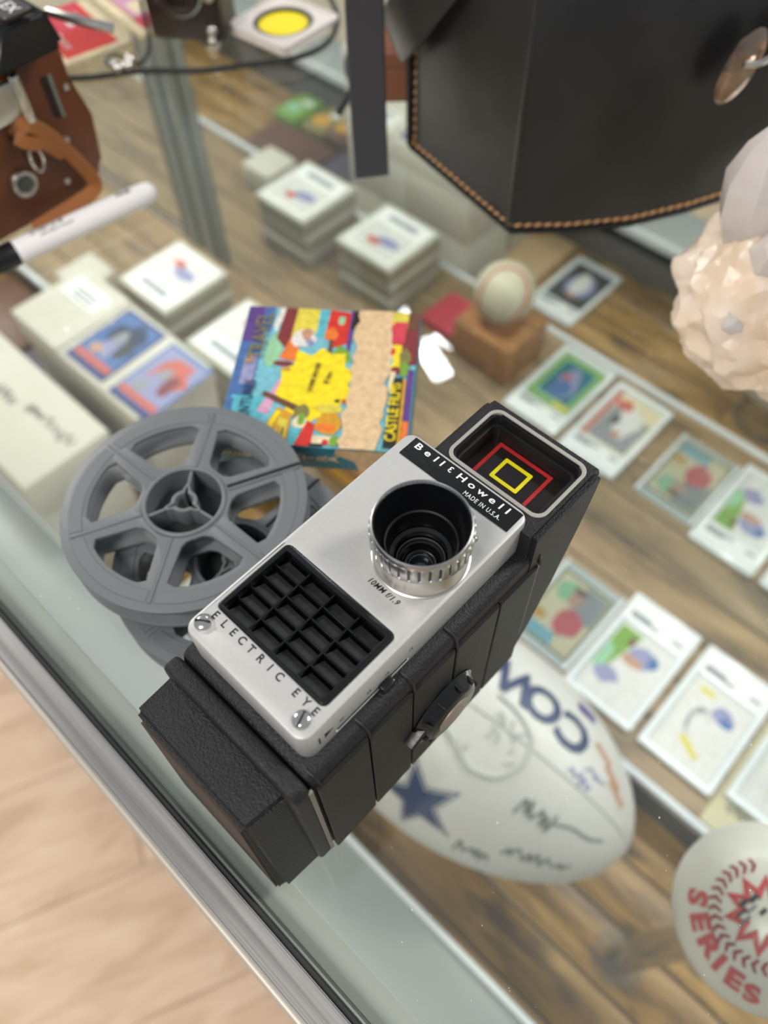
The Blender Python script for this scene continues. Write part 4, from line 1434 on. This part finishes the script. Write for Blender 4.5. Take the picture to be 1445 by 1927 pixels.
sign(74, -30, 26, 14, 9, 3)
sign(98, -29, 40, 3, 3, 5, 4)
sign(50, -70, 26, 12, 8, 8)
sign(80, -58, 46, 10, 13, 12)
sign(88, 2, 22, 9, 7, 15, 0, 1.0, 'c_lilac')
sign(100, 12, 16, 6, 5, 17, 0, 1.0, 'c_lilac')
mk('emblem', wrap(prism(rrect(-9, 9, -6, 6, 3), -0.1, 0.1), 80, 45, 20, 0.5, 2), 'c_violet', FBL, 0)
for s, p in ((106, 30), (120, 24), (128, 18)):
    mk('small_print', wrap(prism(rrect(-9, 9, -3, 3, 1), -0.1, 0.1), s, p, -8, 0.4, 1), 'c_flesh', FBL, 0)
FS = thing('football_stand', 'clear plastic ring stand under the white football', 'stand', (-106.2, 184.9, DECK))
mk('stand_ring', lathe([(36, 0.4), (40, 0.4), (38, 62), (36, 62)], 48, 0, 0, True), 'clear_plastic', FS)
mk('stand_foot', lathe([(34, 0.4), (44, 0.4), (44, 4), (34, 4)], 48, 0, 0, True), 'clear_plastic', FS)

# ------------------------------------------------------------------ printed series ball on a ribbed clear pedestal
BW, BX, BY = Vector((-0.2102, -0.3243, 0.9223)), Vector((0.6983, 0.6104, 0.3737)), Vector((-0.6842, 0.7226, 0.0982))
SB = thing('souvenir_ball', 'white souvenir baseball printed with red SERIES lettering and starburst', 'baseball', (107.5, 166, -197))
SR = 46.8
mat('souvenir_white', (204, 200, 190), 0.3, var=(((190, 186, 176)), 20, 0.3))
mat('souvenir_red', (176, 50, 52), 0.45)
mk('ball_body', ball((0, 0, 0), SR, 5), 'souvenir_white', SB)


def sdir(th, ph):
    th, ph = math.radians(th), math.radians(ph)
    return BW * math.cos(th) + (BX * math.cos(ph) + BY * math.sin(ph)) * math.sin(th)


def on_ball(bm, th, ph, rot=0, off=0.35, cuts=2):
    n = sdir(th, ph)
    north = (BW - n * BW.dot(n)).normalized()
    east = north.cross(n)
    bmesh.ops.triangulate(bm, faces=list(bm.faces))
    for _ in range(cuts):
        bmesh.ops.subdivide_edges(bm, edges=[e for e in bm.edges if e.calc_length() > 2.5], cuts=1)
        bmesh.ops.triangulate(bm, faces=list(bm.faces))
    c, s_ = math.cos(math.radians(rot)), math.sin(math.radians(rot))
    for v in bm.verts:
        x, y = v.co.x * c - v.co.y * s_, v.co.x * s_ + v.co.y * c
        v.co = (n * SR + east * x + north * y).normalized() * (SR + off)
    return bm


for ch_, th, ph in (('S', 43, 164), ('E', 42, 184), ('R', 42.5, 204), ('I', 44.5, 219), ('E', 47, 234), ('S', 51, 249)):
    mk('lettering', on_ball(text(ch_, 17.5, bold=0.9, align='CENTER', xs=0.92, ext=0), th, ph), 'souvenir_red', SB, 0)
for ph in range(90, 262, 11):
    for sgn in (-1, 1):
        mk('stitch_mark', on_ball(prism([(-0.7, 0), (1.3, 0), (3.0, sgn * 3.6), (1.4, sgn * 3.6)], 0, 0.01), 29, ph, 0, 0.3, 1), 'souvenir_red', SB, 0)
zig = bmesh.new()
prev = None
N = 14
for i in range(N + 1):
    a = 60 + 240 * i / N
    r1 = 24 if i % 2 else 15
    o_, i_ = zig.verts.new(sdir(r1, a) * (SR + 0.45)), zig.verts.new(sdir(r1 - 6.5, a) * (SR + 0.45))
    if prev:
        zig.faces.new((prev[0], o_, i_, prev[1]))
    prev = (o_, i_)
mk('starburst', zig, 'souvenir_red', SB, 0)
for k, (x, y, w_, h_, mt) in enumerate(((-6, 6, 5, 2.4, 'c_dark'), (-8, 1.5, 7, 1.4, 'c_dark'), (-7, -2.0, 7, 1.4, 'c_grey'), (-1, 8, 5, 2.4, 'c_dark'), (-3, 3, 6, 1.2, 'c_grey'), (2, 2, 4, 2, 'c_dark'))):
    mk('emblem_bar', on_ball(xf(box(-w_ / 2, w_ / 2, -h_ / 2, h_ / 2, 0, 0.02), T(x, y, 0) @ RZ(35)), 3, 180, 90, 0.5, 1), mt, SB, 0)
PD = thing('ball_pedestal', 'tall ribbed clear plastic pedestal carrying the printed souvenir ball', 'stand', (107.5, 166, DECK))
mk('column', lathe([(11, 4), (12, 4)] + [(12 + (0.8 if i % 2 else 0), 8 + i * 6.5) for i in range(43)] + [(20, 296), (26, 303), (24.5, 303), (18, 296), (11, 290)], 40, 0, 0, True), 'clear_plastic', PD)
mk('base_plate', lathe([(0, 0.4), (24, 0.4), (24, 3.5), (0, 3.5)], 48), 'clear_plastic', PD)

# ------------------------------------------------------------------ baseball on wooden stand
mat('baseball_white', (208, 200, 176), 0.4, var=(((190, 178, 150)), 18, 0.3))
BB = thing('baseball', 'old white baseball resting on a small wooden stand', 'baseball', (-409, 375, -381))
mk('ball_body', ball((0, 0, 0), 36.5, 4), 'baseball_white', BB)
seam = []
for i in range(120):
    t = 2 * PI * i / 120
    a = 0.44
    d = Vector((math.cos(t) * a * 0 + math.cos(t) + 0.35 * math.cos(3 * t), math.sin(t) - 0.35 * math.sin(3 * t), 2 * math.sqrt(0.35) * math.sin(2 * t) * 0.9)).normalized()
    seam.append(RX(35) @ RZ(20) @ (d * 36.9))
mk('seam', tube(seam, 1.7, 6, closed=True), 'c_coral', BB)
WS = thing('ball_stand', 'small brown wooden block stand under the old baseball', 'stand', (-409, 375, SHELF))
wood('stand_wood', (110, 66, 26), (160, 104, 48), (190, 132, 70), grain=(4, 20, 20))
mk('block', box(-44, 44, -40, 40, 0.4, 60, 3, 2), 'stand_wood', WS)
mk('cup', lathe([(22, 59), (28, 59), (28, 76), (25, 78), (22, 72)], 40, 0, 0, True), 'stand_wood', WS)
mk('name_bar', box(-30, 30, -44, -39, 20, 34, 1, 1), 'c_gold', WS)

# ------------------------------------------------------------------ storage boxes and card stacks on the left
mat('box_white', (206, 200, 186), 0.55, var=(((194, 187, 172)), 8, 0.3))
mat('box_edge', (170, 158, 138), 0.6)
mat('plastic_beige', (198, 194, 178), 0.35)
mat('plastic_side', (160, 152, 134), 0.45)
B1 = thing('card_storage_box', 'cream card storage box with two player cards on its lid', 'storage box', (-652, 236, DECK))
mk('lower_box', box(-112, 112, -48, 48, 0.4, 96, 2, 2), 'box_white', B1)
mk('upper_box', box(-112, 112, -48, 48, 96.4, 196, 2, 2), 'box_white', B1)
mk('lid', box(-114, 114, -50, 50, 172, 203, 2, 2), 'box_white', B1)
mk('lid_flap', box(-114, -26, -50, 50, 203.2, 205.5, 0.8, 1), 'box_white', B1)
stk = mk('sticker', xf(box(-30, 30, -14, 14, 205.6, 206.0), T(-72, 22, 0)), 'print_white', B1, 0)
for k in range(3):
    mk('sticker_print', xf(box(-20, 18, -6 + 6 * k, -3 + 6 * k, 206.0, 206.15), T(-70, 18, 0)), 'c_grey', stk, 0)


def jersey(cx, cy, z, label, seed):
    q = random.Random(seed)
    o = thing('player_card', label, 'trading card', (cx, cy, z), (0, 0, math.radians(2)))
    mk('card_stock', box(-32, 32, -44, 44, 0.2, 0.7), 'c_lilac', o, 0)
    it = [('c_indigo' if seed == 1 else 'c_blue', rect(0.0, 1, 0, 1)), ('c_blue' if seed == 1 else 'c_lilac', rect(0.05, 0.95, 0.2, 0.95)), ('c_navy' if seed == 1 else 'c_coral', blob(0.55, 0.62, 0.34, 0.28, 12, 0.25, q)),
          ('c_coral', rect(0.05, 0.95, 0.1, 0.2)), ('c_lilac', blob(0.5, 0.45, 0.22, 0.2, 10, 0.3, q)), ('c_flesh' if seed == 1 else 'c_grey', blob(0.3, 0.3, 0.12, 0.09, 9, 0.3, q)),
          ('c_dark' if seed == 1 else 'c_maroon', blob(0.7, 0.5, 0.12, 0.2, 9, 0.3, q)), ('c_grey', blob(0.45, 0.6, 0.1, 0.12, 9, 0.3, q)), ('c_indigo', rect(0.0, 1, 0.0, 0.08))]
    prints('card_print', o, it, 64, 88, 0.72, (-32, -44), step=0.02)


jersey(-638, 236, -336.8, 'blue-bordered player card, darker one of two on the cream storage box', 1)
jersey(-560, 236, -336.8, 'red and blue player card beside the darker card on the storage box', 2)

B2 = thing('long_card_box', 'long white cardboard card box with black handwriting on its lid', 'storage box', (-725, 112, DECK))
mk('carton', box(-172, 172, -46, 46, 0.4, 176, 2, 2), 'box_white', B2)
mk('lid', box(-175, 175, -49, 49, 150, 200, 2.5, 2), 'box_white', B2)
for k, (x, w_) in enumerate(((40, 34), (88, 26), (118, 44))):
    scribble('handwriting', B2, x, 4 + 10 * math.sin(k), 200.2, w_, 16, 9, seed=20 + k, r=0.9)


def stack(cx, cy, label, n, hh, w=96, d=100, z=SHELF, cap=True):
    o = thing('card_box_stack', label, 'card boxes', (cx, cy, z))
    for k in range(n):
        b_ = mk('card_box', box(-w / 2 + (k % 2), w / 2 + (k % 2), -d / 2, d / 2 - (k % 2), 0.4 + k * hh, (k + 1) * hh - 0.6, 2.5, 2), 'plastic_side', o)
        mk('lid', box(-w / 2 - 0.5 + (k % 2), w / 2 + 0.5 + (k % 2), -d / 2 - 0.5, d / 2 + 0.5 - (k % 2), (k + 1) * hh - 8, (k + 1) * hh - 0.2, 2, 2), 'plastic_beige', b_)
    top = n * hh - 0.1
    it = [('print_white', rect(0, 1, 0, 1)), ('c_cream', rect(0.06, 0.94, 0.34, 0.94)), ('c_white', rect(0.08, 0.92, 0.36, 0.92)), ('c_coral', blob(0.40, 0.72, 0.14, 0.08, 8, 0.2, rc)),
          ('c_lilac', blob(0.62, 0.62, 0.22, 0.1, 9, 0.2, rc)), ('c_grey', rect(0.2, 0.8, 0.12, 0.22))]
    prints('lid_print', o, it, w - 12, d - 12, top + 0.1, (-w / 2 + 6, -d / 2 + 6), step=0.03)
    return o


stack(-752, 382, 'tall stack of pale plastic card boxes next to the mirror post', 3, 28)
stack(-604, 372, 'stack of pale plastic card boxes further from the mirror post', 3, 27)
tag(mkw('small_white_box', box(-925, -865, 300, 360, SHELF + 0.3, SHELF + 40, 3, 2), 'box_white'), 'small white box behind the long handwritten card box', 'box')
mat('dark_card', (54, 46, 48), 0.6)
tag(mkw('brown_carton', box(-1050, -905, 180, 285, DECK + 0.4, DECK + 34, 4, 2), 'c_brown'), 'low brown carton on the plank deck at the far end', 'box')
tag(mkw('purple_box', box(-890, -800, 176, 284, DECK + 0.4, DECK + 40, 3, 2), mat('dark_purple', (74, 62, 78), 0.6)), 'dark purple card carton beside the cream storage box', 'box')
for k, (x, y, c, nm) in enumerate(((-1060, 120, 'c_green', 'green foil card pack lying on the plank deck'), (-985, 122, 'c_olive', 'olive card pack lying on the plank deck'),
                                   (-930, 120, 'c_brown', 'brown card pack lying on the plank deck'))):
    pk_ = thing('card_pack', nm, 'card pack', (x, y, DECK))
    mk('wrapper', box(-30, 26, -38, 40, 0.4, 26 + 6 * k, 4, 2), c, pk_)
    prints('pack_print', pk_, [('c_mint' if k == 0 else 'c_gold', blob(0.4, 0.6, 0.3, 0.2, 9, 0.3, rc)), ('c_white', blob(0.6, 0.3, 0.2, 0.12, 9, 0.3, rc))], 56, 78, 26.2 + 6 * k, (-30, -38))
tag(mkw('red_pack', box(-520, -440, 396 - 60, 400, SHELF + 0.4, SHELF + 14, 2, 2), 'c_rose'), 'red card pack lying beside the baseball stand', 'card pack')
slab(-432, 92, 'graded card in white slab with dark picture of a white figure', 'dark', z=DECK)
tag(mkw('booklet', box(-560, -485, 78, 190, DECK + 0.6, DECK + 9, 1, 1), 'c_tan2'), 'tan booklet on the plank deck next to the dark graded card', 'booklet')

# dust on the counter glass: specks nobody could count
dust = bmesh.new()
q = random.Random(5)
for i in range(420):
    x, y = q.uniform(-380, 150), q.uniform(0, 330)
    r = q.choice((0.10, 0.12, 0.14, 0.18, 0.26))
    a = q.uniform(0, 6)
    vs = [dust.verts.new((x + r * q.uniform(0.6, 1.9) * math.cos(a + k * 2 * PI / 5), y + r * math.sin(a + k * 2 * PI / 5), 0.06)) for k in range(5)]
    dust.faces.new(vs)
du = mkw('glass_dust', dust, mat('dust_white', (216, 214, 208), 0.8), None, 0)
du['label'] = 'fine pale dust specks on the counter glass'
du['category'] = 'dust'
du['kind'] = 'stuff'
